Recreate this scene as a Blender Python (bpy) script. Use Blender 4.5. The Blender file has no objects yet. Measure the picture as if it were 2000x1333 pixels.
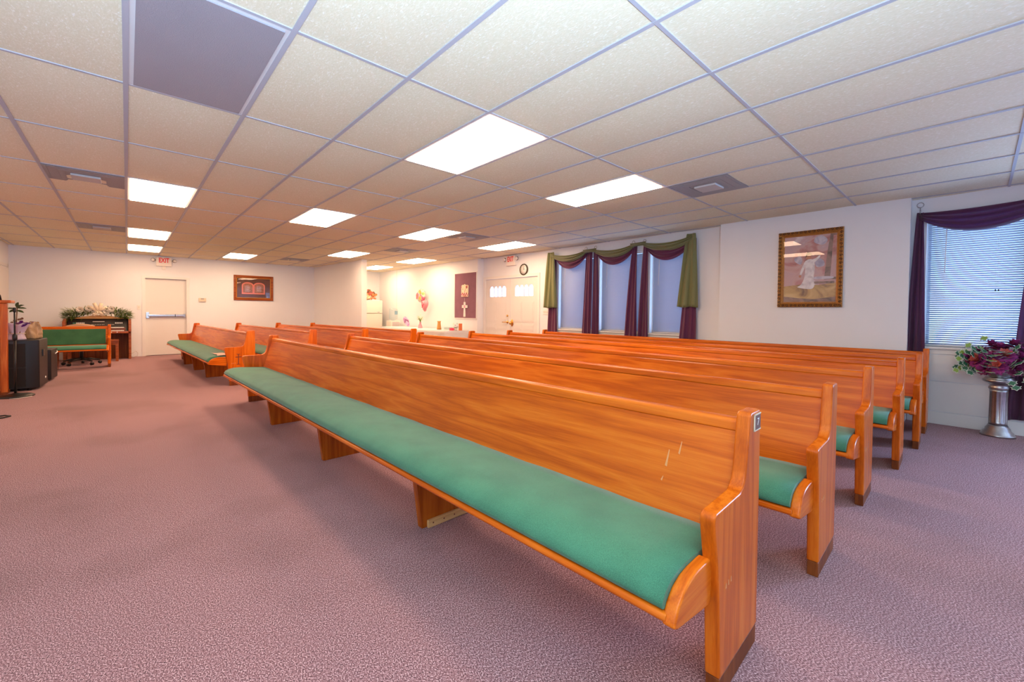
import bpy, bmesh, math, random
from math import sin, cos, pi, radians, sqrt, atan2
from mathutils import Vector, Matrix, Euler
random.seed(7)
SC = bpy.context.scene
COL = SC.collection
CE = 2.575          # ceiling height
YF = 14.2           # far wall
XW = 6.78           # window wall

# ------------------------------------------------------------------ materials
MATS = {}
def nodes_of(m):
    m.use_nodes = True
    nt = m.node_tree
    return nt, nt.nodes, nt.links, nt.nodes['Principled BSDF']
def mat(name, col, rough=.5, metal=0, coat=0, emis=None, es=0, spec=None, noise=0, nscale=20, bump=0, bscale=60):
    m = bpy.data.materials.new(name)
    nt, N, L, b = nodes_of(m)
    b.inputs['Base Color'].default_value = (*col, 1)
    b.inputs['Roughness'].default_value = rough
    b.inputs['Metallic'].default_value = metal
    b.inputs['Coat Weight'].default_value = coat
    b.inputs['Coat Roughness'].default_value = .12
    if spec is not None: b.inputs['Specular IOR Level'].default_value = spec
    if emis:
        b.inputs['Emission Color'].default_value = (*emis, 1)
        b.inputs['Emission Strength'].default_value = es
    tc = N.new('ShaderNodeTexCoord')
    if noise:
        nz = N.new('ShaderNodeTexNoise'); nz.inputs['Scale'].default_value = nscale; nz.inputs['Detail'].default_value = 4
        L.new(tc.outputs['Object'], nz.inputs['Vector'])
        mx = N.new('ShaderNodeMix'); mx.data_type = 'RGBA'
        mx.inputs['A'].default_value = (*[c * (1 - noise) for c in col], 1)
        mx.inputs['B'].default_value = (*[min(1, c * (1 + noise)) for c in col], 1)
        L.new(nz.outputs['Fac'], mx.inputs['Factor']); L.new(mx.outputs['Result'], b.inputs['Base Color'])
    if bump:
        n2 = N.new('ShaderNodeTexNoise'); n2.inputs['Scale'].default_value = bscale; n2.inputs['Detail'].default_value = 3
        L.new(tc.outputs['Object'], n2.inputs['Vector'])
        bp = N.new('ShaderNodeBump'); bp.inputs['Strength'].default_value = bump; bp.inputs['Distance'].default_value = .01
        L.new(n2.outputs['Fac'], bp.inputs['Height']); L.new(bp.outputs['Normal'], b.inputs['Normal'])
    MATS[name] = m
    return m
def ramp(N, stops):
    r = N.new('ShaderNodeValToRGB')
    e = r.color_ramp.elements
    while len(e) < len(stops): e.new(.5)
    for k, (p, c) in enumerate(stops):
        e[k].position = p; e[k].color = (*c, 1)
    return r
def wood(name, axis, dark, mid, light, rough=.25, coat=.05, dens=1.0):
    m = bpy.data.materials.new(name)
    nt, N, L, b = nodes_of(m)
    tc = N.new('ShaderNodeTexCoord'); mp = N.new('ShaderNodeMapping')
    oi = N.new('ShaderNodeObjectInfo')
    s = [9, 9, 9]; s['xyz'.index(axis)] = .55
    mp.inputs['Scale'].default_value = [v * dens for v in s]
    add = N.new('ShaderNodeVectorMath'); add.operation = 'ADD'
    sc_ = N.new('ShaderNodeVectorMath'); sc_.operation = 'SCALE'; sc_.inputs['Scale'].default_value = 7.0
    cmb = N.new('ShaderNodeCombineXYZ')
    for i in range(3): L.new(oi.outputs['Random'], cmb.inputs[i])
    L.new(cmb.outputs[0], sc_.inputs[0]); L.new(tc.outputs['Object'], add.inputs[0]); L.new(sc_.outputs[0], add.inputs[1])
    L.new(add.outputs[0], mp.inputs['Vector'])
    n1 = N.new('ShaderNodeTexNoise'); n1.inputs['Scale'].default_value = 1.1; n1.inputs['Detail'].default_value = 3; n1.inputs['Distortion'].default_value = .4
    L.new(mp.outputs[0], n1.inputs['Vector'])
    # cathedral bands from the broad noise
    mul = N.new('ShaderNodeMath'); mul.operation = 'MULTIPLY'; mul.inputs[1].default_value = 9
    fr = N.new('ShaderNodeMath'); fr.operation = 'PINGPONG'; fr.inputs[1].default_value = 1
    L.new(n1.outputs['Fac'], mul.inputs[0]); L.new(mul.outputs[0], fr.inputs[0])
    mp2 = N.new('ShaderNodeMapping'); s2 = [230, 230, 230]; s2['xyz'.index(axis)] = 7
    mp2.inputs['Scale'].default_value = s2; L.new(add.outputs[0], mp2.inputs['Vector'])
    n2 = N.new('ShaderNodeTexNoise'); n2.inputs['Scale'].default_value = 1; n2.inputs['Detail'].default_value = 2
    L.new(mp2.outputs[0], n2.inputs['Vector'])
    m1 = N.new('ShaderNodeMath'); m1.operation = 'MULTIPLY_ADD'; m1.inputs[1].default_value = .45
    L.new(fr.outputs[0], m1.inputs[0])
    m2 = N.new('ShaderNodeMath'); m2.operation = 'MULTIPLY'; m2.inputs[1].default_value = .5
    L.new(n2.outputs['Fac'], m2.inputs[0]); L.new(m2.outputs[0], m1.inputs[2])
    r = ramp(N, [(.2, dark), (.5, mid), (.78, light)])
    L.new(m1.outputs[0], r.inputs[0]); L.new(r.outputs[0], b.inputs['Base Color'])
    b.inputs['Roughness'].default_value = rough; b.inputs['Specular IOR Level'].default_value = .24
    b.inputs['Coat Weight'].default_value = coat; b.inputs['Coat Roughness'].default_value = .12
    bp = N.new('ShaderNodeBump'); bp.inputs['Strength'].default_value = .06; bp.inputs['Distance'].default_value = .002
    L.new(n2.outputs['Fac'], bp.inputs['Height']); L.new(bp.outputs['Normal'], b.inputs['Normal'])
    MATS[name] = m
    return m
W_D, W_M, W_L = (.48, .080, .003), (.64, .128, .005), (.73, .180, .012)
wood('oak_long', 'y', W_D, W_M, W_L)
wood('oak_upright', 'z', W_D, W_M, W_L)
wood('oak_cross', 'x', W_D, W_M, W_L)
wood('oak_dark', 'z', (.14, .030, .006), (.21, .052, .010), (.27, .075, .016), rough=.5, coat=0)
wood('oak_leg_shaded', 'z', (.26, .050, .004), (.38, .082, .006), (.47, .12, .010))  # leg oak toned darker and browner: shade under the seats put into the colour
wood('cleat_wood', 'x', (.55, .30, .10), (.62, .36, .14), (.68, .42, .18), rough=.55, coat=0)
wood('walnut', 'x', (.24, .055, .012), (.34, .085, .02), (.42, .12, .03), rough=.3)
wood('podium_wood', 'z', (.46, .085, .012), (.58, .13, .02), (.66, .19, .04), rough=.3)

def carpet():
    m = bpy.data.materials.new('carpet'); nt, N, L, b = nodes_of(m)
    tc = N.new('ShaderNodeTexCoord')
    mp = N.new('ShaderNodeMapping'); mp.inputs['Rotation'].default_value = (0, 0, .5); mp.inputs['Scale'].default_value = (1, .6, 1)
    L.new(tc.outputs['Object'], mp.inputs[0])
    n = N.new('ShaderNodeTexNoise'); n.inputs['Scale'].default_value = 260; n.inputs['Detail'].default_value = 2; n.inputs['Roughness'].default_value = .6
    L.new(mp.outputs[0], n.inputs['Vector'])
    r = ramp(N, [(.34, (.070, .030, .037)), (.46, (.25, .114, .130)), (.54, (.37, .19, .21)), (.64, (.72, .49, .52))])
    L.new(n.outputs['Fac'], r.inputs[0])
    # worn, slightly soiled patches
    n2 = N.new('ShaderNodeTexNoise'); n2.inputs['Scale'].default_value = .8; n2.inputs['Detail'].default_value = 5
    L.new(tc.outputs['Object'], n2.inputs['Vector'])
    r2 = ramp(N, [(.30, (.72, .69, .66)), (.5, (1, 1, 1))])
    L.new(n2.outputs['Fac'], r2.inputs[0])
    mx = N.new('ShaderNodeMix'); mx.data_type = 'RGBA'; mx.blend_type = 'MULTIPLY'; mx.inputs['Factor'].default_value = 1
    L.new(r.outputs[0], mx.inputs['A']); L.new(r2.outputs[0], mx.inputs['B']); L.new(mx.outputs['Result'], b.inputs['Base Color'])
    b.inputs['Roughness'].default_value = .95; b.inputs['Specular IOR Level'].default_value = .1
    b.inputs['Sheen Weight'].default_value = .15
    bp = N.new('ShaderNodeBump'); bp.inputs['Strength'].default_value = .5; bp.inputs['Distance'].default_value = .008
    L.new(n.outputs['Fac'], bp.inputs['Height']); L.new(bp.outputs['Normal'], b.inputs['Normal'])
    MATS['carpet'] = m
carpet()
def tile_mat():
    m = bpy.data.materials.new('ceiling_tile'); nt, N, L, b = nodes_of(m)
    tc = N.new('ShaderNodeTexCoord')
    mp = N.new('ShaderNodeMapping'); mp.inputs['Rotation'].default_value = (0, 0, .9); mp.inputs['Scale'].default_value = (1, .42, 1)
    L.new(tc.outputs['Object'], mp.inputs[0])
    n = N.new('ShaderNodeTexNoise'); n.inputs['Scale'].default_value = 135; n.inputs['Detail'].default_value = 1.5; n.inputs['Distortion'].default_value = .7
    L.new(mp.outputs[0], n.inputs['Vector'])
    r = ramp(N, [(.40, (.76, .685, .50)), (.62, (.81, .74, .57)), (.70, (.90, .86, .74))])
    L.new(n.outputs['Fac'], r.inputs[0]); L.new(r.outputs[0], b.inputs['Base Color'])
    b.inputs['Roughness'].default_value = .75; b.inputs['Specular IOR Level'].default_value = .25
    bp = N.new('ShaderNodeBump'); bp.inputs['Strength'].default_value = .25; bp.inputs['Distance'].default_value = .004
    L.new(n.outputs['Fac'], bp.inputs['Height']); L.new(bp.outputs['Normal'], b.inputs['Normal'])
    MATS['ceiling_tile'] = m
tile_mat()
def fabric(name, c0, c1, scale=420):
    m = bpy.data.materials.new(name); nt, N, L, b = nodes_of(m)
    tc = N.new('ShaderNodeTexCoord')
    n = N.new('ShaderNodeTexNoise'); n.inputs['Scale'].default_value = scale; n.inputs['Detail'].default_value = 2
    n2 = N.new('ShaderNodeTexNoise'); n2.inputs['Scale'].default_value = 6; n2.inputs['Detail'].default_value = 4
    L.new(tc.outputs['Object'], n.inputs['Vector']); L.new(tc.outputs['Object'], n2.inputs['Vector'])
    a = N.new('ShaderNodeMath'); a.operation = 'MULTIPLY_ADD'; a.inputs[1].default_value = .35; 
    L.new(n2.outputs['Fac'], a.inputs[0])
    a2 = N.new('ShaderNodeMath'); a2.operation = 'MULTIPLY'; a2.inputs[1].default_value = .65
    L.new(n.outputs['Fac'], a2.inputs[0]); L.new(a2.outputs[0], a.inputs[2])
    r = ramp(N, [(.35, c0), (.65, c1)])
    L.new(a.outputs[0], r.inputs[0]); L.new(r.outputs[0], b.inputs['Base Color'])
    b.inputs['Roughness'].default_value = .85; b.inputs['Sheen Weight'].default_value = .3; b.inputs['Sheen Roughness'].default_value = .4
    bp = N.new('ShaderNodeBump'); bp.inputs['Strength'].default_value = .35; bp.inputs['Distance'].default_value = .003
    L.new(n.outputs['Fac'], bp.inputs['Height']); L.new(bp.outputs['Normal'], b.inputs['Normal'])
    MATS[name] = m
fabric('green_fabric', (.033, .148, .088), (.070, .262, .152))
fabric('green_back_fabric', (.02, .10, .04), (.05, .17, .07))
fabric('purple_felt', (.20, .075, .12), (.27, .11, .165), 300)
def cloth(name, col, transl, transp, tcol=None):
    m = bpy.data.materials.new(name); nt, N, L, b = nodes_of(m)
    out = N['Material Output']
    b.inputs['Base Color'].default_value = (*col, 1); b.inputs['Roughness'].default_value = .6
    b.inputs['Sheen Weight'].default_value = .4
    t = N.new('ShaderNodeBsdfTranslucent'); t.inputs['Color'].default_value = (*(tcol or [min(1, c * 2.2 + .02) for c in col]), 1)
    mx = N.new('ShaderNodeMixShader'); mx.inputs[0].default_value = transl
    L.new(b.outputs[0], mx.inputs[1]); L.new(t.outputs[0], mx.inputs[2])
    tp = N.new('ShaderNodeBsdfTransparent')
    tp.inputs['Color'].default_value = (*[.35 + .65 * min(1, c * 3) for c in col], 1)
    m2 = N.new('ShaderNodeMixShader'); m2.inputs[0].default_value = transp
    L.new(mx.outputs[0], m2.inputs[1]); L.new(tp.outputs[0], m2.inputs[2])
    L.new(m2.outputs[0], out.inputs['Surface'])
    MATS[name] = m
cloth('purple_curtain', (.16, .025, .085), .25, .03)
cloth('purple_sheer', (.11, .028, .068), .34, .06, (.36, .17, .48))
cloth('olive_curtain', (.21, .215, .075), .15, .0)
cloth('blind_slat', (.50, .56, .66), .16, .0, (.45, .58, .80))
def glass(name, tint=(1, 1, 1), refl=.5):
    m = bpy.data.materials.new(name); nt, N, L, b = nodes_of(m)
    out = N['Material Output']; N.remove(b)
    tp = N.new('ShaderNodeBsdfTransparent'); tp.inputs['Color'].default_value = (*tint, 1)
    gl = N.new('ShaderNodeBsdfGlossy'); gl.inputs['Roughness'].default_value = .01
    fz = N.new('ShaderNodeFresnel'); fz.inputs['IOR'].default_value = 1.5
    mx = N.new('ShaderNodeMixShader')
    ge = N.new('ShaderNodeNewGeometry'); iv = N.new('ShaderNodeMath'); iv.operation = 'SUBTRACT'; iv.inputs[0].default_value = 1
    L.new(ge.outputs['Backfacing'], iv.inputs[1])
    ml = N.new('ShaderNodeMath'); ml.operation = 'MULTIPLY'; L.new(fz.outputs[0], ml.inputs[0]); L.new(iv.outputs[0], ml.inputs[1])
    L.new(ml.outputs[0], mx.inputs[0]); L.new(tp.outputs[0], mx.inputs[1]); L.new(gl.outputs[0], mx.inputs[2])
    L.new(mx.outputs[0], out.inputs['Surface'])
    MATS[name] = m
glass('clear_glass')
glass('water_bottle', (.86, .93, .95))
def art(name, stops, scale, dist=1.2, seed=0):
    m = bpy.data.materials.new(name); nt, N, L, b = nodes_of(m)
    tc = N.new('ShaderNodeTexCoord'); mp = N.new('ShaderNodeMapping'); mp.inputs['Location'].default_value = (seed, seed * .7, seed * .3)
    L.new(tc.outputs['Object'], mp.inputs[0])
    n = N.new('ShaderNodeTexNoise'); n.inputs['Scale'].default_value = scale; n.inputs['Detail'].default_value = 5; n.inputs['Distortion'].default_value = dist
    L.new(mp.outputs[0], n.inputs['Vector'])
    r = ramp(N, stops); L.new(n.outputs['Fac'], r.inputs[0]); L.new(r.outputs[0], b.inputs['Base Color'])
    b.inputs['Roughness'].default_value = .6
    MATS[name] = m
art('painted_clouds', [(.30, (.30, .16, .14)), (.42, (.52, .24, .22)), (.52, (.60, .40, .38)), (.62, (.55, .38, .40)), (.72, (.70, .62, .62))], 3.2, 1.4, 3)
art('painted_ground', [(.3, (.20, .12, .08)), (.45, (.52, .34, .14)), (.6, (.66, .48, .22)), (.72, (.60, .50, .34))], 6, .8, 1)
art('painted_shade', [(.35, (.15, .11, .09)), (.6, (.34, .22, .18))], 8, 1, 5)
art('painted_robe', [(.3, (.55, .50, .52)), (.5, (.78, .74, .74)), (.7, (.86, .84, .82))], 14, .5, 2)
art('painted_mauve', [(.35, (.36, .34, .46)), (.6, (.62, .58, .64))], 9, 1, 8)
art('balloon_print', [(.36, (.28, .50, .16)), (.45, (.62, .66, .52)), (.54, (.66, .58, .56)), (.60, (.66, .20, .34)), (.72, (.60, .08, .14))], 9, .3, 4)
art('plaque_print', [(.38, (.80, .72, .50)), (.52, (.88, .80, .60)), (.60, (.75, .45, .25)), (.68, (.70, .12, .22))], 14, .4, 4)
art('tablet_stone', [(.35, (.24, .09, .05)), (.6, (.36, .15, .09))], 30, .3, 2)
art('brown_paper', [(.35, (.42, .26, .12)), (.6, (.66, .46, .26))], 10, 1, 2)
art('orange_bag', [(.35, (.75, .16, .05)), (.5, (.86, .30, .14)), (.62, (.90, .60, .42))], 12, 1.2, 2)
art('sandal_print', [(.4, (.50, .20, .50)), (.55, (.72, .45, .70)), (.65, (.85, .70, .85))], 22, .4, 2)

mat('wall_paint', (.81, .83, .855), .55, noise=.02, nscale=3, bump=.04, bscale=200)
mat('trim_paint', (.80, .79, .76), .4)
mat('door_paint', (.76, .735, .70), .45, noise=.02, nscale=4)
mat('grid_metal', (.44, .44, .50), .45)
mat('lamp_frame', (.70, .70, .72), .4)
mat('lamp_off', (.33, .31, .35), .45, noise=.06, nscale=3, bump=.3, bscale=220)
LAMP = (1.0, .66, .41)
mat('lamp_lit', (.9, .9, .9), .4, emis=LAMP, es=14.5)
mat('vent_metal', (.30, .29, .31), .5)
mat('vent_light', (.52, .50, .50), .5)
mat('white_plastic', (.82, .80, .76), .4)
mat('beige_plastic', (.70, .62, .46), .4)
mat('exit_red', (.62, .008, .008), .5, emis=(1, .0, .0), es=.12)
mat('exit_face', (.85, .80, .74), .4)
mat('steel', (.55, .55, .57), .25, metal=1)
mat('pewter', (.42, .41, .42), .32, metal=1, noise=.25, nscale=30)
mat('brass', (.75, .42, .12), .25, metal=1)
mat('gold_frame', (.46, .20, .045), .38, metal=.55, noise=.35, nscale=60, bump=.8, bscale=90)
mat('dark_carved', (.085, .045, .02), .4, metal=.4, noise=.5, nscale=50)
mat('black_plastic', (.006, .006, .008), .4)
mat('black_grille', (.003, .003, .0035), .6, bump=.4, bscale=300)
mat('black_metal', (.01, .01, .01), .35)
mat('white_print', (.85, .85, .85), .5)
mat('clock_rim', (.05, .04, .015), .35)
mat('fridge_enamel', (.80, .76, .66), .35)
mat('fridge_gap', (.22, .11, .04), .5)
mat('cooler_grey', (.62, .56, .55), .5)
mat('bottle_label', (.25, .42, .52), .5)
mat('table_cloth', (.70, .70, .70), .7, bump=.1, bscale=8)
mat('cloth_shadow', (.80, .80, .82), .7)
mat('orange_wood', (.66, .34, .08), .4)
mat('pink_glass', (.72, .36, .44), .2)
mat('leaf_green', (.09, .20, .035), .5)
mat('leaf_bright', (.26, .40, .07), .5)
mat('leaf_dark', (.03, .07, .015), .45)
mat('ivy_green', (.035, .16, .08), .45)
mat('ivy_lime', (.25, .40, .06), .45)
mat('ivy_cream', (.62, .70, .60), .5)
mat('pine_green', (.12, .17, .018), .6)
mat('cream_ribbon', (.74, .62, .46), .45)
mat('magnolia', (.80, .74, .66), .5)
mat('petal_wine', (.17, .012, .07), .6)
mat('petal_magenta', (.28, .025, .17), .6)
mat('petal_coral', (.52, .10, .07), .6)
mat('petal_white', (.85, .82, .75), .5)
mat('lavender_foil', (.60, .50, .62), .35)
mat('purple_bow', (.16, .02, .26), .45)
mat('tan_vinyl', (.55, .34, .20), .5)
mat('key_white', (.85, .80, .72), .35)
mat('organ_panel', (.03, .022, .018), .4)
mat('tab_green', (.10, .30, .18), .4)
mat('pink_paper', (.85, .52, .44), .7)
mat('red_paper', (.80, .05, .12), .6)
mat('teal_paper', (.48, .62, .60), .6)
mat('orange_box', (.78, .20, .06), .5)
mat('foil_pink', (.72, .28, .33), .3)
mat('flower_pink', (.75, .22, .40), .5)
mat('flower_yellow', (.85, .62, .08), .5)
mat('flower_orange', (.85, .35, .10), .5)
mat('ribbon_white', (.75, .72, .65), .5)
mat('pink_outline', (.72, .20, .14), .5)
mat('dark_mat_board', (.10, .028, .012), .5, noise=.25, nscale=12)
mat('plate_brown', (.14, .05, .025), .7)
mat('wear_scratch', (.70, .30, .10), .6)
mat('wear_bare', (.46, .16, .05), .6)
mat('carved_line', (.16, .03, .008), .6)
mat('cord_black', (.01, .01, .01), .5)
mat('skin_tone', (.55, .25, .15), .6)
mat('hair_brown', (.18, .09, .04), .6)

# ------------------------------------------------------------------ mesh builder
class MB:
    def __init__(s): s.v = []; s.f = []; s.m = []; s.sm = []; s.cur = 0; s.smooth = False
    def add(s, vs, fs):
        o = len(s.v); s.v += [tuple(v) for v in vs]
        for f in fs: s.f.append([o + i for i in f]); s.m.append(s.cur); s.sm.append(s.smooth)
        return s
    def box(s, x0, x1, y0, y1, z0, z1):
        x0, x1 = sorted((x0, x1)); y0, y1 = sorted((y0, y1)); z0, z1 = sorted((z0, z1))
        vs = [(x, y, z) for x in (x0, x1) for y in (y0, y1) for z in (z0, z1)]
        return s.add(vs, [(0, 1, 3, 2), (4, 6, 7, 5), (0, 4, 5, 1), (2, 3, 7, 6), (0, 2, 6, 4), (1, 5, 7, 3)])
    def prism(s, pts, axis, a, b):
        # pts: 2-D outline, CCW; axis 'y': (x,z), 'x': (y,z), 'z': (x,y)
        def P(p, t): return (p[0], t, p[1]) if axis == 'y' else (t, p[0], p[1]) if axis == 'x' else (p[0], p[1], t)
        n = len(pts)
        vs = [P(p, a) for p in pts] + [P(p, b) for p in pts]
        fs = [list(range(n)), list(range(2 * n - 1, n - 1, -1))] + [(i, i + n, (i + 1) % n + n, (i + 1) % n) for i in range(n)]
        return s.add(vs, fs)
    def lathe(s, prof, c=(0, 0, 0), n=24, flute=0, fr=None):
        vs = []; fs = []
        for k, (r, z) in enumerate(prof):
            for i in range(n):
                a = 2 * pi * i / n; rr = r
                if flute and fr and fr[0] <= z <= fr[1]: rr = r * (1 - flute * (.5 + .5 * cos(a * n / 4)))
                vs.append((c[0] + rr * cos(a), c[1] + rr * sin(a), c[2] + z))
        for k in range(len(prof) - 1):
            for i in range(n): fs.append((k * n + i, k * n + (i + 1) % n, (k + 1) * n + (i + 1) % n, (k + 1) * n + i))
        fs.append(list(range(n - 1, -1, -1))); fs.append([(len(prof) - 1) * n + i for i in range(n)])
        sm = s.smooth; s.smooth = True; s.add(vs, fs); s.smooth = sm
        return s
    def tube(s, path, r, n=8):
        P = [Vector(p) for p in path]; rs = r if isinstance(r, (list, tuple)) else [r] * len(P)
        vs = []; fs = []; u = None
        for k, p in enumerate(P):
            t = (P[min(k + 1, len(P) - 1)] - P[max(k - 1, 0)]).normalized()
            if u is None: u = t.orthogonal().normalized()
            u = (u - t * u.dot(t)).normalized(); w = t.cross(u)
            for i in range(n): a = 2 * pi * i / n; vs.append(p + (u * cos(a) + w * sin(a)) * rs[k])
        for k in range(len(P) - 1):
            for i in range(n): fs.append((k * n + i, k * n + (i + 1) % n, (k + 1) * n + (i + 1) % n, (k + 1) * n + i))
        fs.append(list(range(n - 1, -1, -1))); fs.append([(len(P) - 1) * n + i for i in range(n)])
        sm = s.smooth; s.smooth = True; s.add(vs, fs); s.smooth = sm
        return s
    def ell(s, c, r, n=14, m=9, rot=None):
        vs = []; fs = []
        R = rot or Matrix.Identity(3)
        for j in range(m + 1):
            t = pi * j / m
            for i in range(n):
                a = 2 * pi * i / n
                vs.append(Vector(c) + R @ Vector((r[0] * sin(t) * cos(a), r[1] * sin(t) * sin(a), r[2] * cos(t))))
        for j in range(m):
            for i in range(n): fs.append((j * n + i, (j + 1) * n + i, (j + 1) * n + (i + 1) % n, j * n + (i + 1) % n))
        sm = s.smooth; s.smooth = True; s.add(vs, fs); s.smooth = sm
        return s
    def grid(s, fn, nu, nv):
        vs = [fn(i / nu, j / nv) for j in range(nv + 1) for i in range(nu + 1)]
        fs = [(j * (nu + 1) + i, j * (nu + 1) + i + 1, (j + 1) * (nu + 1) + i + 1, (j + 1) * (nu + 1) + i) for j in range(nv) for i in range(nu)]
        sm = s.smooth; s.smooth = True; s.add(vs, fs); s.smooth = sm
        return s
    def leaf(s, c, d, up, L, w, curl=.15):
        c = Vector(c); d = Vector(d).normalized(); up = Vector(up); up = (up - d * up.dot(d))
        if up.length < 1e-3: up = d.orthogonal()
        up.normalize(); sd = d.cross(up)
        rows = [(0, .12), (.3, .9), (.6, 1), (.85, .55), (1, .04)]
        vs = []
        for t, k in rows:
            z = -curl * L * t * t
            vs += [c + d * L * t + sd * w * k + up * (z + .12 * w * k), c + d * L * t + up * z, c + d * L * t - sd * w * k + up * (z + .12 * w * k)]
        fs = []
        for k in range(4):
            for j in range(2): fs.append((3 * k + j, 3 * k + j + 1, 3 * k + j + 4, 3 * k + j + 3))
        return s.add(vs, fs)
    def build(s, name, mats, parent=None, bevel=0, seg=2, solid=0, loc=None):
        me = bpy.data.meshes.new(name)
        me.from_pydata([tuple(v) for v in s.v], [], s.f)
        if isinstance(mats, str): mats = [mats]
        for k in mats: me.materials.append(MATS[k])
        for p, i, sm in zip(me.polygons, s.m, s.sm): p.material_index = i; p.use_smooth = sm
        bm = bmesh.new(); bm.from_mesh(me)
        if not solid: bmesh.ops.recalc_face_normals(bm, faces=bm.faces)
        bm.to_mesh(me); bm.free(); me.update()
        o = bpy.data.objects.new(name, me); COL.objects.link(o)
        if parent: o.parent = parent
        if loc: o.location = loc
        if solid:
            md = o.modifiers.new('thick', 'SOLIDIFY'); md.thickness = solid; md.offset = 0
        if bevel:
            md = o.modifiers.new('edge', 'BEVEL'); md.width = bevel; md.segments = seg; md.limit_method = 'ANGLE'; md.angle_limit = radians(40)
            md.harden_normals = False
            for p in me.polygons: p.use_smooth = True
            w = o.modifiers.new('wn', 'WEIGHTED_NORMAL'); w.keep_sharp = True
        return o
def tag(o, label, cat, group=None):
    o['label'] = label; o['category'] = cat
    if group: o['group'] = group
    return o
def thing(name, label, cat, loc=(0, 0, 0), rotz=0, group=None):
    o = bpy.data.objects.new(name, None); COL.objects.link(o)
    o.empty_display_size = .1; o.location = loc; o.rotation_euler = (0, 0, rotz)
    return tag(o, label, cat, group)
def struct(o): o['kind'] = 'structure'; return o
def box1(name, mats, dims, parent=None, bevel=0): return MB().box(*dims).build(name, mats, parent, bevel)
def text(name, body, size, m, loc, rot, parent, ext=.0015, off=0):
    cu = bpy.data.curves.new(name, 'FONT'); cu.body = body; cu.size = size; cu.extrude = ext; cu.offset = off
    cu.align_x = 'CENTER'; cu.align_y = 'CENTER'; cu.materials.append(MATS[m])
    o = bpy.data.objects.new(name, cu); COL.objects.link(o); o.location = loc; o.rotation_euler = rot; o.parent = parent
    me = bpy.data.meshes.new_from_object(o.evaluated_get(bpy.context.evaluated_depsgraph_get()))
    bpy.data.objects.remove(o); me.name = name
    o = bpy.data.objects.new(name, me); COL.objects.link(o); o.location = loc; o.rotation_euler = rot; o.parent = parent
    return o

# ------------------------------------------------------------------ the room
X0, Y0 = -1.9, -4.0
struct(box1('floor', 'carpet', (X0 - .1, 7.0, Y0 - .1, 14.5, -.08, 0)))
SX, SY, GX, GY = .61, 1.2297, .0022, 2.2684
lamp_cells = [(0, 0, 0), (3, 0, 1), (6, 0, 1), (0, 3, 1), (3, 3, 1), (6, 3, 1), (9, 3, 1), (6, 6, 1), (9, 6, 1), (0, 6, 1), (0, 8, 1), (3, 8, 1), (9, 8, 1)]
vent_cells = [(-1, 3, 0), (-1, 6, 0), (7, -1, 1), (7, 3, 0), (5, 8, 0), (7, 5, 0)]
skip = {(i, r) for i, r, _ in lamp_cells}
mb = MB(); mb.smooth = True
for i in range(-4, 12):
    for r in range(-6, 10):
        xa, xb = max(X0, GX + i * SX), min(6.95, GX + (i + 1) * SX)
        ya, yb = max(Y0, GY + r * SY), min(YF + .1, GY + (r + 1) * SY)
        if xb - xa < .03 or yb - ya < .03: continue
        if (i, r) in skip: continue
        sag = random.uniform(.009, .019); nx, ny = 4, 7
        tx, ty = random.uniform(-.002, .002), random.uniform(-.002, .002)
        def fn(u, v):
            return (xa + (xb - xa) * u, ya + (yb - ya) * v, CE - (sag * sin(pi * u) * sin(pi * v)))
        mb.grid(fn, nx, ny)
mb.smooth = False; mb.cur = 1
for i in range(-3, 12):
    x = GX + i * SX; mb.box(x - .0125, x + .0125, Y0, YF, CE - .007, CE + .02)
for r in range(-5, 10):
    y = GY + r * SY; mb.box(X0, 6.95, y - .010, y + .010, CE - .0055, CE + .02)
mb.cur = 2; mb.box(X0 - .1, 7.0, Y0 - .1, 14.5, CE + .13, CE + .2)
struct(mb.build('ceiling', ['ceiling_tile', 'grid_metal', 'lamp_frame']))

# far wall with a door opening
D0, D1, DH = .34, 1.185, 1.985
mb = MB()
mb.box(X0 - .1, D0, YF, YF + .15, 0, CE + .1).box(D1, 6.95, YF, YF + .15, 0, CE + .1).box(D0, D1, YF, YF + .15, DH, CE + .1).box(D0 - .02, D1 + .02, YF + .12, YF + .15, 0, DH + .02)  # last box: unseen slab added behind the door to stop sky light leaking
struct(mb.build('wall_far', 'wall_paint'))
struct(box1('wall_left', 'wall_paint', (X0 - .12, X0, Y0, YF, 0, CE + .1)))
struct(box1('wall_back', 'wall_paint', (X0 - .1, 6.95, Y0 - .12, Y0, 0, CE + .1)))
# window wall (thickness toward +X)
wins = [(5.08, 5.99), (4.02, 4.94), (3.07, 3.87), (-.46, .41)]
WZ0, WZ1 = .875, 2.33
extra = (-3.1, -1.5)
DD0, DD1, DDH = 6.60, 8.46, 2.03
mb = MB(); XO = XW + .14
ys = sorted([(a, b, WZ0, WZ1) for a, b in wins] + [(extra[0], extra[1], .6, WZ1), (DD0, DD1, 0, DDH)])
y = Y0
for a, b, z0, z1 in ys:
    mb.box(XW, XO, y, a, 0, CE + .1)
    if z0 > 0: mb.box(XW, XO, a, b, 0, z0)
    mb.box(XW, XO, a, b, z1, CE + .1); y = b
mb.box(XW, XO, y, 8.56, 0, CE + .1)
struct(mb.build('wall_right', 'wall_paint'))
struct(box1('wall_alcove', 'wall_paint', (6.60, XO, 8.56, YF, 0, CE + .1)))
struct(box1('wall_panel_right', 'wall_paint', (6.65, XW + .01, .54, 2.64, 0, CE + .1)))
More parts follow.
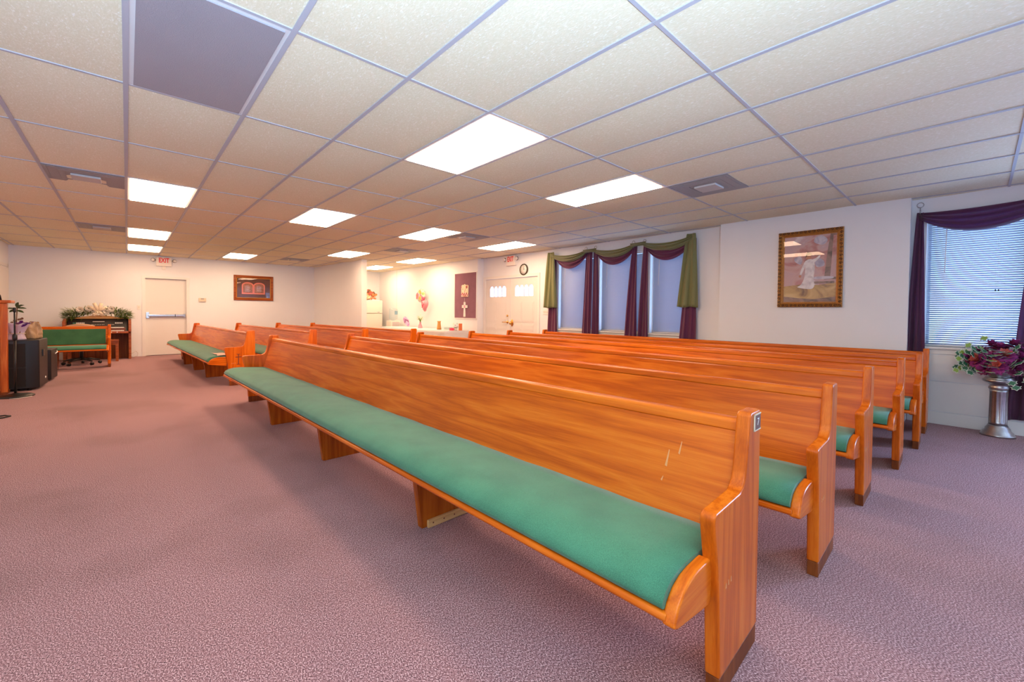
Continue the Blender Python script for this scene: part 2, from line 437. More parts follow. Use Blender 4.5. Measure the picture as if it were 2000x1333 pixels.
# partition, slightly out of square
mb = MB(); mb.prism([(4.40, YF + .05), (4.61, 11.0), (4.735, 11.0), (4.60, YF + .05)], 'z', 0, CE + .1)
struct(mb.build('wall_partition', 'wall_paint'))
struct(box1('trim_1', 'trim_paint', (4.602, 4.745, 10.985, 11.0, 0, CE - .002)))
struct(box1('baseboard_right', 'trim_paint', (XW - .012, XW, Y0, .535, 0, .14), bevel=.003))
struct(box1('trim_2', 'trim_paint', (XW - .010, XW, Y0, .535, .148, .482)))
struct(box1('trim_3', 'trim_paint', (XW - .010, XW, Y0, .535, .490, .78)))
struct(box1('trim_4', 'trim_paint', (6.594, 6.60, 12.9, 12.94, 0, CE - .002)))

# far door with its push bar
d = struct(box1('door_1', 'door_paint', (D0 + .004, D1 - .004, YF + .06, YF + .105, .012, DH - .004), bevel=.002))
mb = MB(); mb.box(D0 + .02, D0 + .085, YF + .02, YF + .062, .965, 1.12); mb.box(D1 - .075, D1 - .03, YF + .02, YF + .062, .99, 1.075)
mb.build('bar_bracket', 'steel', d, .004)
mb = MB(); mb.box(D0 + .06, D1 - .05, YF - .005, YF + .03, 1.005, 1.065); mb.build('push_bar', 'steel', d, .008)
mb = MB(); mb.box(D1 - .25, D1 - .235, YF - .007, YF + .03, 1.0, 1.07); mb.build('bar_joint', 'black_metal', d)
mb = MB()
mb.box(D0 - .055, D0, YF - .016, YF, 0, DH).box(D1, D1 + .055, YF - .016, YF, 0, DH).box(D0 - .055, D1 + .055, YF - .017, YF, DH, DH + .055)
mb.box(D0, D0 + .012, YF, YF + .06, 0, DH).box(D1 - .012, D1, YF, YF + .06, 0, DH)
struct(mb.build('trim_5', 'trim_paint'))
# door in the left wall near its far corner
d = struct(box1('door_4', 'door_paint', (X0 + .004, X0 + .03, 13.10, 13.96, .01, 2.05), bevel=.002))
MB().ell((X0 + .07, 13.17, 1.0), (.03, .03, .03)).build('door_knob', 'brass', d)
mb = MB(); mb.box(X0, X0 + .018, 13.98, 14.05, 0, 2.13).box(X0, X0 + .018, 13.02, 13.08, 0, 2.13).box(X0, X0 + .018, 13.02, 14.05, 2.07, 2.13)
struct(mb.build('trim_6', 'trim_paint'))

# double doors with four-light windows
def door_leaf(name, y0, y1, hand):
    x0, x1 = XW + .015, XW + .06
    w = y1 - y0; mb = MB()
    lz0, lz1 = 1.595, 1.80; la, lb = y0 + .16, y1 - .16; n = 4; lw = (lb - la) / n; mw = .022
    mb.box(x0, x1, y0, y1, .012, lz0).box(x0, x1, y0, la, lz0, DDH - .005).box(x0, x1, lb, y1, lz0, DDH - .005)
    for k in range(1, n): mb.box(x0 + .004, x1 - .004, la + k * lw - mw / 2, la + k * lw + mw / 2, lz0, lz1)
    pts = [(lb, DDH - .005), (la, DDH - .005)]
    for k in range(n):
        a, b = la + k * lw + (mw / 2 if k else 0), la + (k + 1) * lw - (mw / 2 if k < n - 1 else 0)
        pts += [(a, lz1), (a + .012, lz1)]
        for q in range(9):
            t = pi - pi * q / 8; pts.append(((a + b) / 2 + ((b - a) / 2 - .012) * cos(t), lz1 + .055 * sin(t)))
        pts += [(b - .012, lz1), (b, lz1)]
    mb.prism(pts, 'x', x0, x1)
    for a, b in ((y0 + .12, y0 + w / 2 - .05), (y0 + w / 2 + .05, y1 - .12)):
        for za, zb in ((.985, 1.47), (.79, .945), (.2, .72)):
            mb.box(x0 - .006, x0, a, b, za, zb); mb.box(x0 - .012, x0 - .004, a + .03, b - .03, za + .03, zb - .03)
    d = struct(mb.build(name, 'door_paint'))
    MB().box(x0 + .02, x0 + .025, la, lb, lz0, lz1 + .06).build('pane', 'clear_glass', d)
    return d, x0
d, x0 = door_leaf('door_2', 7.535, DD1 - .006, 1)
MB().ell((x0 - .03, 7.60, 1.13), (.02, .026, .026)).build('deadbolt', 'brass', d)
mb = MB(); mb.ell((x0 - .012, 7.61, .975), (.014, .035, .035)); mb.tube([(x0 - .04, 7.61, .975), (x0 - .055, 7.66, .975), (x0 - .05, 7.76, .972)], .010); mb.build('lever_handle', 'brass', d)
d, x0 = door_leaf('door_3', DD0 + .006, 7.525, -1)
mb = MB(); mb.ell((x0 - .055, 7.455, .955), (.034, .036, .036)); mb.ell((x0 - .008, 7.455, .96), (.012, .05, .085)); mb.build('door_knob', 'brass', d)
mb = MB()
mb.box(XW - .016, XW, DD0 - .07, DD0, 0, DDH).box(XW - .016, XW, DD1, DD1 + .07, 0, DDH).box(XW - .017, XW, DD0 - .07, DD1 + .07, DDH, DDH + .07)
mb.box(XW, XW + .10, DD0 - .002, DD0 + .004, 0, DDH).box(XW, XW + .10, DD1 - .004, DD1 + .002, 0, DDH)
struct(mb.build('trim_7', 'trim_paint'))
for k, z in enumerate((1.02, 1.55)):
    pass

# windows, sills, blinds
def window(n, a, b, z0=WZ0, z1=WZ1, sill=True):
    mb = MB(); x0, x1 = XW + .085, XW + .125
    mb.box(x0, x1, a, a + .035, z0, z1).box(x0, x1, b - .035, b, z0, z1).box(x0, x1, a, b, z0, z0 + .035).box(x0, x1, a, b, z1 - .035, z1)
    w = struct(mb.build('window_%d' % n, 'trim_paint', bevel=.003))
    MB().box(x0 + .018, x0 + .022, a + .03, b - .03, z0 + .03, z1 - .03).build('pane', 'clear_glass', w)
    if sill:
        mb = MB(); mb.box(XW - .035, XW + .085, a - .03, b + .03, z0 - .028, z0); mb.box(XW - .012, XW, a - .02, b + .02, z0 - .085, z0 - .028)
        mb.build('sill', 'trim_paint', w, .004)
    return w
for k, (a, b) in enumerate(wins): window(k + 1, a, b)
window(5, extra[0], extra[1], .6, WZ1, False)  # unseen window added to bring cool daylight onto the near floor
blind_labels = ['mini blind in the window beside the double doors', 'mini blind in the middle of the three grouped windows',
                'mini blind in the grouped window nearest the framed painting', 'glowing blue mini blind behind the silver flower pedestal']
def blind(a, b, label, gap, tilt, wand_y):
    xc = XW + .045; ya, yb = a + .012, b - gap
    t = thing('window_blind', label, 'blind', (xc, (a + b) / 2, WZ0 + .006), 0, 'white mini blinds in the windows')
    cy = (a + b) / 2; ya -= cy; yb -= cy
    H = WZ1 - WZ0 - .012
    MB().box(-.016, .016, ya, yb, H - .028, H).build('head_rail', 'white_plastic', t)
    MB().box(-.012, .012, ya, yb, 0, .014).build('bottom_rail', 'white_plastic', t)
    mb = MB(); mb.smooth = True; n = int((H - .055) / .0235); pitch = (H - .052) / n
    ca, sa = cos(tilt), sin(tilt); hw = .0137
    for k in range(n):
        z = .026 + k * pitch
        vs = []
        for yy in (ya, yb):
            for q in (-1, -.5, 0, .5, 1):
                p = q * hw; c = .0022 * (1 - q * q)
                vs.append((p * ca - c * sa, yy, z + p * sa + c * ca))
        mb.add(vs, [(q, q + 1, q + 6, q + 5) for q in range(4)])
    mb.build('slats', 'blind_slat', t, solid=.0004)
    mb = MB()
    for f in (.17, .83): mb.tube([(-.0145, ya + (yb - ya) * f, .01), (-.0145, ya + (yb - ya) * f, H - .02)], .0008, 5)
    mb.build('ladder_cord', 'white_plastic', t)
    MB().tube([(-.022, wand_y - cy, H - .03), (-.026, wand_y - cy + .01, H - .62)], .004, 6).build('tilt_wand', 'white_plastic', t)
    return t
for k, (a, b) in enumerate(wins):
    t = blind(a, b, blind_labels[k], .035 if k < 3 else .012, radians(-60 if k < 3 else -43), b - .16)
    if k == 3:
        mb = MB()
        for q in (0, .014): mb.tube([(-.018, -.10 - q, 1.40), (-.018, -.10 - q, .63)], .0007, 5)
        mb.build('pull_cord', 'white_plastic', t)
        mb = MB()
        for q in (-.004, .018): mb.lathe([(.003, .02), (.005, .012), (.006, 0)], (-.018, -.10 - q, .61), 8)
        mb.build('cord_tassel', 'black_plastic', t)

# ------------------------------------------------------------------ ceiling fittings
lamp_labels = {
 (0, 0): 'unlit grey fluorescent panel set in the ceiling overhead',
 (3, 0): 'large lit ceiling panel nearest the camera',
 (6, 0): 'lit ceiling panel beside the grey vent near the framed painting',
 (0, 3): 'first and nearest lit ceiling panel of the row leading to the far door',
 (3, 3): 'lit ceiling panel in the middle of the ceiling beyond the nearest one',
 (6, 3): 'lit ceiling panel between the mid ceiling one and the one by the double doors',
 (9, 3): 'lit ceiling panel by the exit sign over the double doors',
 (6, 6): 'lit ceiling panel just in front of the partition wall end',
 (9, 6): 'lit ceiling panel at the mouth of the alcove',
 (0, 6): 'second lit ceiling panel of the row leading to the far door',
 (0, 8): 'last lit ceiling panel of the row leading to the far door',
 (3, 8): 'lit ceiling panel above the framed stone tablets picture',
 (9, 8): 'lit ceiling panel deep in the alcove above the fridge'}
for i, r, on in lamp_cells:
    xa, ya = GX + i * SX, GY + r * SY
    w, l = SX, SY
    t = thing('ceiling_light', lamp_labels[(i, r)], 'ceiling light', (xa + w / 2, ya + l / 2, CE), 0, 'fluorescent ceiling panels')
    e = .022
    mb = MB(); z0, z1 = -.004, .02
    X, Y = w / 2 - .012, l / 2 - .010
    mb.box(-X, -X + e, -Y, Y, z0, z1).box(X - e, X, -Y, Y, z0, z1).box(-X + e, X - e, -Y, -Y + e, z0, z1).box(-X + e, X - e, Y - e, Y, z0, z1)
    mb.build('frame', 'lamp_frame', t)
    MB().box(-X + e, X - e, -Y + e, Y - e, -.012, .012).build('diffuser', 'lamp_lit' if on else 'lamp_off', t)
vent_labels = ['long grey ceiling vent just left of the nearest lit panel in the far door row', 'grey ceiling vent further back toward the far left corner',
               'grey square ceiling vent beside the lit panel near the painting', 'dark ceiling vent in front of the alcove next to a lit panel',
               'faint grey ceiling vent before the partition wall', 'pale ceiling vent between the two lit panels before the alcove']
for k, (i, r, far) in enumerate(vent_cells):
    xa = GX + i * SX + .012; ya = GY + r * SY + .01
    if far: ya = GY + (r + 1) * SY - .01 - .585 - .02; ya = GY - .03 - .585
    S = .585
    t = thing('ceiling_vent', vent_labels[k], 'vent', (xa + S / 2, ya + S / 2, CE - .008), 0, 'square air vents in the ceiling')
    m2 = 'vent_metal'
    mb = MB(); h = S / 2
    for a, b, z in ((h, h - .03, 0), (h - .032, h - .10, -.001), (h - .102, h - .145, -.002)):
        mb.box(-a, -b, -a, a, z - .004, z).box(b, a, -a, a, z - .004, z).box(-b, b, -a, -b, z - .004, z).box(-b, b, b, a, z - .004, z)
    mb.box(-h, h, -h, h, -.002, .004)
    mb.build('louver_frame', m2, t)
    MB().box(-.11, .11, -.11, .11, -.022, -.002).build('drop_plate', 'vent_light', t, .003)

# ------------------------------------------------------------------ pews
def make_pew(label, loc, rotz, L, legs, num=None, carve=False, plate=False, cleat=None, scratches=0, upholstered=False, ends=True, cat='pew', group='orange oak church pews with green seats'):
    t = thing('church_pew', label, cat, loc, rotz, group)
    T = .047
    prof = [(.066, .07), (.43, .07), (.428, .60), (.425, .855), (.415, .868), (.325, .868), (.312, .858), (.302, .80), (.278, .672), (.268, .645), (.250, .625), (.225, .613), (.02, .610), (.004, .603), (0, .585), (.030, .45), (.048, .32), (.058, .19)]
    cap = [(.035, .315), (.045, .40), (.03, .462), (-.06, .462), (-.11, .456), (-.155, .440), (-.188, .412), (-.207, .38), (-.212, .362), (-.19, .352)]
    for y0, y1, sgn in ((0, T, -1), (L - T, L, 1)):
        e = MB().prism(prof, 'y', y0, y1).build('end_panel', 'oak_upright', t, .007, 3)
        MB().prism([(.072, 0), (.425, 0), (.427, .069), (.069, .069)], 'y', y0 + .002, y1 - .002).build('plinth', 'oak_dark', e, .003)
        c0, c1 = (y0 + .020, y1 + .012) if sgn < 0 else (y0 - .012, y1 - .020)
        MB().prism(cap, 'y', c0, c1).build('seat_end_cap', 'oak_cross', t, .008, 3)
        mb = MB()
        if sgn < 0:
            for k in range(3):
                x = .10 + .022 * k
                mb.add([(x, y0 - .0006, .345 + .002 * k), (x + .007, y0 - .0006, .345 + .002 * k), (x + .006, y0 - .0006, .362 + .002 * k), (x + .002, y0 - .0006, .361 + .002 * k)], [(0, 1, 2, 3)])
            mb.build('scuff_mark', 'wear_scratch', e, solid=.0006)
        if plate and sgn < 0:
            p = MB().box(.345, .410, y0 - .004, y0 + .001, .800, .856).build('number_plate', 'plate_brown', e)
            p['label'] = 'brown number plate with pale border'
            mb = MB()
            for a in ((.343, .348, .798, .858), (.343, .412, .854, .858), (.343, .412, .798, .802)): mb.box(a[0], a[1], y0 - .0048, y0 - .001, a[2], a[3])
            mb.build('plate_border', 'beige_plastic', p)
            text('numeral', plate, .036, 'white_print', (.380, y0 - .0048, .828), (pi / 2, 0, 0), p, .0006)
        if carve and sgn < 0:
            mb = MB()
            for a in ((.185, .197, .33, .50), (.15, .232, .445, .457), (.165, .217, .33, .338), (.165, .217, .492, .50)): mb.box(a[0], a[1], y0 - .0015, y0, a[2], a[3])
            mb.build('carved_cross', 'carved_line', e)
    a, b = T, L - T
    # seat board with rounded nose
    MB().prism([(.30, .375), (.30, .345), (-.17, .357), (-.205, .363), (-.213, .374), (-.208, .388), (-.19, .392)], 'y', a, b).build('seat_board', 'oak_long', t, .004)
    # cushion: rounded front, soft top
    m = MB()
    cp = [(.27, .378), (-.185, .392), (-.203, .396), (-.206, .412), (-.190, .437), (-.155, .457), (-.105, .468), (-.03, .470), (.08, .462), (.18, .455), (.27, .452)]
    n = max(8, int(L / .12)); vs = []; fs = []; P = len(cp); ya, yb = a + .012, b - .012
    for k in range(n + 1):
        y = ya + (yb - ya) * k / n
        w = .0025 * sin(k * 1.7) * sin(k * .63)
        for q, (u, z) in enumerate(cp): vs.append((u, y, z + (w if q > 4 else 0)))
    for k in range(n):
        for q in range(P): fs.append((k * P + q, k * P + (q + 1) % P, (k + 1) * P + (q + 1) % P, (k + 1) * P + q))
    fs += [list(range(P)), [n * P + q for q in range(P - 1, -1, -1)]]
    m.smooth = True; m.add(vs, fs)
    cu = m.build('seat_cushion', 'green_fabric', t)
    for p in cu.data.polygons:
        if len(p.vertices) > 4: p.use_smooth = False
    # back board
    bp = [(.225, .40), (.255, .39), (.375, .80), (.350, .808), (.335, .78), (.285, .60)]
    MB().prism(bp, 'y', a, b).build('backrest', 'oak_long', t)
    MB().prism([(.335, .790), (.395, .785), (.402, .822), (.392, .832), (.350, .832), (.340, .824)], 'y', a, b).build('top_rail', 'oak_long', t, .006, 3)
    if upholstered:
        MB().prism([(.232, .475), (.270, .465), (.345, .775), (.318, .780)], 'y', a + .03, b - .03).build('back_cushion', 'green_back_fabric', t, .008, 3)
    for y in legs:
        lg = MB().prism([(-.085, .356), (.33, .348), (.275, .0), (-.035, .0)], 'y', y - .022, y + .022).build('support_leg', 'oak_leg_shaded', t, .004)
        if cleat is not None and abs(y - cleat) < .01:
            c = MB().box(-.005, .275, y - .042, y - .0225, .0, .042).build('cleat', 'cleat_wood', t, .003)
            c['label'] = 'pale pine cleat screwed along the leg'
            for k in range(4):
                cx = .025 + .073 * k
                MB().tube([(cx, y - .0415, .024), (cx, y - .0435, .024)], .0045, 8).build('screw_hole', 'carved_line', c)
    if scratches:
        def on_back(y, z): 
            s_ = (z - .40) / (.78 - .40)
            # front face of the backrest between its outline points
            if z < .60: f = (z - .40) / .20; return .225 + .06 * f
            f = (z - .60) / .18; return .285 + .05 * f
        spots = [(.20, .665, .05, .006), (.245, .61, .065, .008), (.255, .555, .02, .005)] if scratches == 1 else [(.17, .70, .05, .004), (.17, .655, .012, .010), (.19, .56, .055, .016), (.20, .47, .065, .013)]
        for y, z, h, w in spots:
            e = .0012; mb = MB()
            mb.add([(on_back(y, z) - e, T + y - w / 2, z), (on_back(y, z) - e, T + y + w / 2, z + .004), (on_back(y, z + h) - e, T + y + w / 3 - .006, z + h), (on_back(y, z + h) - e, T + y - w / 3 - .004, z + h - .003)], [(0, 1, 2, 3)])
            mb.build('wear_mark', 'wear_scratch' if scratches == 1 else 'wear_bare', t, solid=.0008)
    return t
RB = [
 ('long oak pew nearest the camera with a numbered plate on its end', 1.293, .513, .032, 5.92),
 ('long oak pew directly behind the nearest pew', 2.280, .465, .026, 5.88),
 ('third long oak pew back from the camera, between the second and fourth', 3.384, .459, .024, 5.78),
 ('long oak pew with bare worn streaks on its backrest near the end', 4.421, .387, .026, 5.80),
 ('fifth long oak pew, one row in front of the picture wall pew', 5.256, .332, .027, 5.75),
 ('last long oak pew, set against the painting wall', 6.020, .335, .012, 5.62)]
for k, (lb, x, y, rz, L) in enumerate(RB):
    legs = [.023 + (L - .046) * f for f in (.262, .51, .755)]
    make_pew(lb, (x, y, 0), rz, L, legs, plate='7' if k == 0 else False, cleat=legs[0] if k == 0 else None, scratches=1 if k == 0 else 2 if k == 3 else 0)
FB = [
 ('far oak pew by the door with pink paper on its green seat', 1.125, 7.92, .046, 4.95),
 ('second far pew behind the one with pink paper', 2.08, 7.88, .068, 4.85),
 ('third far oak pew, between the second and the one before the partition', 2.98, 7.76, .074, 4.8),
 ('rearmost far oak pew in front of the partition wall', 3.87, 7.50, .095, 4.8)]
for k, (lb, x, y, rz, L) in enumerate(FB):
    legs = [.023 + (L - .046) * f for f in (.25, .5, .75)]
    make_pew(lb, (x, y, 0), rz, L, legs, carve=(k == 0))
# small pew with a green padded back, turned to face the camera
gp = make_pew('short pew with a padded green backrest behind the black loudspeaker', (-1.80, 11.90, 0), pi / 2, 1.55, [.77], upholstered=True, group='orange oak church pews with green seats')
gp.location = (-.25, 11.90, 0); gp.rotation_euler = (0, 0, pi / 2)
# paper on the far pew
mb = MB(); mb.smooth = True
def paper(u, v):
    return (.02 + .16 * v + .03 * sin(3 * u), .50 * u - .02 * v, .012 * abs(sin(5 * u + 3 * v)) * (1 - .5 * v) + .003)
mb.grid(paper, 14, 6)
o = mb.build('folded_paper', 'pink_paper', solid=.001)
o.location = (1.125 - .10, 7.92 + .10, .473); o.rotation_euler = (0, 0, .05)
tag(o, 'crumpled pink paper lying on the green pew seat', 'paper')

# ------------------------------------------------------------------ wall things
def exit_sign(label, loc, rz, conduit, tilt):
    t = thing('exit_sign', label, 'exit sign', loc, rz, 'EXIT signs with emergency lamps')
    MB().box(-.155, .155, -.06, 0, -.115, .115).build('housing', 'exit_face', t, .006)
    text('lettering', 'EXIT', .165, 'exit_red', (0, -.0615, .030), (pi / 2, 0, 0), t, .001, .004).scale = (.62, 1, 1)
    for s in (-1, 1):
        mb = MB(); mb.tube([(s * .155, -.03, .03), (s * .19, -.035, .035)], .012)
        mb.build('lamp_arm', 'steel', t)
        R = Euler((radians(80), 0, s * .5)).to_matrix()
        l = MB().ell((s * .215, -.045, .035), (.048, .03, .048)).build('emergency_lamp', 'steel', t)
        MB().ell((s * .215 + s * .006, -.068, .035), (.036, .012, .036)).build('lamp_lens', 'white_plastic', l)
    if conduit: MB().box(-.035, .035, -.03, 0, -.20, -.115).build('conduit', 'white_plastic', t, .003)
    return t
exit_sign('EXIT sign with twin lamps above the far single door', (.715, YF, 2.42), 0, True, 0)
exit_sign('EXIT sign with twin lamps above the white double doors', (XW, 7.46, 2.435), -pi / 2, False, 0)
# wall clock
t = thing('wall_clock', 'round dark rimmed wall clock right of the EXIT sign over double doors', 'clock', (XW, 7.045, 2.20), -pi / 2)
mb = MB(); mb.lathe([(.13, 0), (.135, .012), (.130, .03), (.112, .034), (.108, .02)], n=32); c = mb.build('rim', 'clock_rim', t); c.rotation_euler = (pi / 2, 0, 0)
mb = MB(); mb.lathe([(.106, 0), (.106, .023)], n=32); c = mb.build('dial', 'white_plastic', t); c.rotation_euler = (pi / 2, 0, 0)
mb = MB()
for h in range(12):
    a = 2 * pi * h / 12; mb.box(.092 * sin(a) - .003, .092 * sin(a) + .003, -.0245, -.0225, .092 * cos(a) - .008, .092 * cos(a) + .008)
mb.build('hour_mark', 'black_plastic', t)
mb = MB(); mb.tube([(0, -.027, 0), (.045, -.027, .012)], .004, 6); mb.build('hour_hand', 'black_plastic', t)
mb = MB(); mb.tube([(0, -.029, 0), (.02, -.029, .075)], .003, 6); mb.build('minute_hand', 'black_plastic', t)
# thermostat, switches
t = thing('thermostat', 'small beige thermostat box right of the far single door', 'thermostat', (1.52, YF, 1.46))
MB().box(-.08, .08, -.028, 0, -.055, .05).build('case', 'beige_plastic', t, .005)
MB().box(-.035, .035, -.030, -.027, .015, .04).build('display', 'vent_metal', t)
MB().box(-.06, .06, -.031, -.027, -.04, -.03).build('vent_slot', 'cooler_grey', t)
def plate(label, loc, rz, gangs):
    w = .035 + .023 * (gangs - 1)
    t = thing('light_switch', label, 'light switch', loc, rz)
    MB().box(-w, w, -.008, 0, -.058, .058).build('cover_plate', 'white_plastic', t, .003)
    for k in range(gangs):
        x = (k - (gangs - 1) / 2) * .046
        MB().box(x - .006, x + .006, -.02, -.007, -.004, .016).build('toggle', 'beige_plastic', t, .002)
plate('white single light switch left of the far door', (.225, YF, 1.235), 0, 1)
plate('white three gang light switch between double doors and curtain', (XW, 6.345, 1.225), -pi / 2, 3)

def picture_frame(mb, w, h, fw, th, ya=0):
    # moulded frame built from mitred strips around a w x h opening centre
    prof = [(0, 0), (0, -th * .75), (fw * .18, -th), (fw * .42, -th * .7), (fw * .6, -th * .85), (fw * .8, -th * .5), (fw, -th * .35), (fw, 0)]
    W, H = w / 2, h / 2
    corners = [(-1, -1), (1, -1), (1, 1), (-1, 1)]
    rings = []
    for f, d in prof: rings.append([(sx * (W - f), d, sz * (H - f)) for sx, sz in corners])
    vs = [p for r in rings for p in r]; n = len(rings)
    fs = []
    for k in range(n):
        for c in range(4):
            fs.append((k * 4 + c, k * 4 + (c + 1) % 4, ((k + 1) % n) * 4 + (c + 1) % 4, ((k + 1) % n) * 4 + c))
    mb.add(vs, fs)
# painting on the right-hand wall panel
w, h = .712, 1.008
t = thing('framed_painting', 'gold framed painting of a white robed figure on the right wall', 'painting', (6.65, 1.50, 1.826), -pi / 2)
mb = MB(); picture_frame(mb, w, h, .07, .035); mb.build('frame', 'gold_frame', t)
mb = MB(); rr = random.Random(3)
def scroll(x, z, s_):
    pts = [(x + s_ * (.018 - .0018 * q) * cos(q * .9), -.033 - .004 * (q < 5), z + (.018 - .0018 * q) * sin(q * .9)) for q in range(8)]
    mb.tube(pts, .0042, 6)
nx, nz = 15, 21
for k in range(nx):
    x = -w / 2 + .02 + (w - .04) * k / (nx - 1)
    scroll(x, h / 2 - .020, 1 if k % 2 else -1); scroll(x, -h / 2 + .020, 1 if k % 2 else -1)
for k in range(1, nz - 1):
    z = -h / 2 + .02 + (h - .04) * k / (nz - 1)
    scroll(-w / 2 + .020, z, 1 if k % 2 else -1); scroll(w / 2 - .020, z, 1 if k % 2 else -1)
mb.build('carved_scroll', 'dark_carved', t)
mb = MB(); cw, ch = w - .13, h - .13
mb.box(-cw / 2, cw / 2, -.008, -.002, -ch / 2, ch / 2)
def soft(pts, n=5):
    out = []; N = len(pts)
    for k in range(N):
        p0, p1, p2, p3 = (pts[(k + q - 1) % N] for q in range(4))
        for j in range(n):
            t = j / n
            out.append(tuple(.5 * (2 * p1[i] + (p2[i] - p0[i]) * t + (2 * p0[i] - 5 * p1[i] + 4 * p2[i] - p3[i]) * t * t + (3 * p1[i] - p0[i] - 3 * p2[i] + p3[i]) * t ** 3) for i in (0, 1)))
    return out
def flat(pts, m, d):
    if m in (3, 4, 5, 6): pts = soft(pts)
    mb.cur = m; mb.add([(x, -.008 - d, z) for x, z in pts], [list(range(len(pts)))])
flat([(-cw / 2, -ch / 2), (cw / 2, -ch / 2), (cw / 2, -.19), (.10, -.215), (-.06, -.20), (-cw / 2, -.225)], 1, .0006)
flat([(-cw / 2, -ch / 2), (cw / 2, -ch / 2), (cw / 2, -.37), (.05, -.40), (-.12, -.385), (-cw / 2, -.36)], 2, .0010)
flat([(.16, -.15), (cw / 2, -.15), (cw / 2, .43), (.22, .44), (.19, .2)], 2, .0004)
flat([(.225, -.12), (cw / 2, -.12), (cw / 2, .41), (.25, .41)], 0, .0008)
flat([(-.16, .10), (-.10, .06), (-.08, .12), (-.11, .17), (-.17, .15)], 4, .0010); flat([(.08, .02), (.16, .03), (.15, .10), (.10, .13), (.06, .09)], 4, .0010)
flat([(.05, .34), (.14, .30), (.19, .36), (.13, .42), (.06, .40)], 4, .0008)
flat([(.05, -.14), (.24, -.14), (.24, -.11), (.05, -.11)], 4, .0012); flat([(.05, -.20), (.27, -.20), (.27, -.17), (.05, -.17)], 2, .0012)
# the robed figure
flat([(-.13, -.235), (-.09, -.205), (-.055, -.12), (-.045, 0), (-.045, .09), (-.01, .125), (.03, .12), (.055, .08), (.058, -.02), (.048, -.13), (.06, -.22), (.03, -.265), (-.04, -.262), (-.10, -.25)], 3, .0016)
flat([(-.045, .105), (-.03, .085), (-.065, -.02), (-.092, -.085), (-.108, -.08), (-.085, .01)], 3, .0020)
flat([(.03, .115), (.07, .135), (.105, .165), (.118, .155), (.085, .11), (.045, .075)], 3, .0020)
flat([(-.112, -.08), (-.09, -.08), (-.092, -.11), (-.115, -.105)], 5, .0022)
flat([(-.035, .135), (-.02, .125), (.015, .13), (.02, .165), (0, .185), (-.03, .18), (-.04, .155)], 5, .0020)
flat([(-.045, .15), (-.035, .20), (-.01, .215), (.02, .20), (.026, .17), (.01, .185), (-.02, .175)], 6, .0024)
mb.build('canvas', ['painted_clouds', 'painted_ground', 'painted_shade', 'painted_robe', 'painted_mauve', 'skin_tone', 'hair_brown'], t, solid=.0001)
MB().box(-cw / 2 - .005, cw / 2 + .005, -.0155, -.0135, -ch / 2 - .005, ch / 2 + .005).build('glass_pane', 'clear_glass', t)
# tablets picture on the far wall
w, h = 1.0, .72
t = thing('framed_picture', 'wide wooden framed picture of two arched stone tablets', 'picture', (2.742, YF, 1.835))
mb = MB(); picture_frame(mb, w, h, .075, .035); mb.build('frame', 'walnut', t, .003)
mb = MB(); picture_frame(mb, w - .13, h - .13, .018, .03); mb.build('inner_liner', 'orange_wood', t)
mb = MB(); cw, ch = w - .15, h - .15
mb.box(-cw / 2, cw / 2, -.008, -.002, -ch / 2, ch / 2)
def arch(cx, w2, zb, zt, n=12):
    r = w2; return [(cx - w2, zb), (cx + w2, zb)] + [(cx + r * cos(pi * k / n), zt - r * .62 + r * .62 * sin(pi * k / n)) for k in range(n + 1)]
def flat2(pts, m, d): mb.cur = m; mb.add([(x, -.008 - d, z) for x, z in pts], [list(range(len(pts)))])
for cx in (-.155, .135):
    flat2(arch(cx, .148, -.175, .165), 1, .0006); flat2(arch(cx, .118, -.140, .135), 2, .0012)
    mb.cur = 3
    for k in range(9):
        z = .06 - .02 * k; ww = .07 if k else .05
        mb.add([(cx - ww, -.0098, z), (cx + ww * (.6 + .4 * ((k * 7) % 5) / 5), -.0098, z), (cx + ww * (.6 + .4 * ((k * 7) % 5) / 5), -.0098, z + .006), (cx - ww, -.0098, z + .006)], [(0, 1, 2, 3)])
mb.build('print', ['dark_mat_board', 'pink_outline', 'tablet_stone', 'painted_mauve'], t, solid=.0001)
MB().box(-cw / 2, cw / 2, -.0155, -.0135, -ch / 2, ch / 2).build('glass_pane', 'clear_glass', t)
# purple board, plaque and cross on the alcove wall
t = thing('purple_board', 'tall purple felt board on the alcove wall beside the double doors', 'board', (6.60, 9.06, 1.64), -pi / 2)
MB().box(-.475, .475, -.022, 0, -.59, .59).build('panel', 'purple_felt', t)
mb = MB(); W, H = .49, .602
mb.box(-W, -W + .016, -.027, 0, -H + .014, H - .014).box(W - .016, W, -.027, 0, -H + .014, H - .014).box(-W, W, -.027, 0, -H, -H + .014).box(-W, W, -.027, 0, H - .014, H); mb.build('edge_frame', 'trim_paint', t)
t = thing('plaque', 'cream plaque with painted roses on the purple board', 'plaque', (6.577, 9.06, 1.77), -pi / 2)
mb = MB(); mb.prism([(-.155, -.16), (.15, -.165), (.158, .13), (.10, .15), (.05, .14), (0, .175), (-.06, .145), (-.10, .155), (-.15, .13)], 'y', -.02, 0); mb.build('tablet', 'plaque_print', t, .004)
mb = MB()
for k in range(9):
    x, z = -.12 + .03 * k, -.10 + .03 * sin(k * 2.1)
    mb.cur = k % 2; mb.ell((x, -.024, z), (.02, .008, .024), 8, 6)
mb.cur = 1; mb.ell((.09, -.024, .09), (.035, .008, .035), 8, 6)
mb.build('painted_rose', ['flower_pink', 'petal_coral'], t)
t = thing('wall_cross', 'small white cross hanging on the purple board', 'cross', (6.577, 9.06, 1.27), -pi / 2)
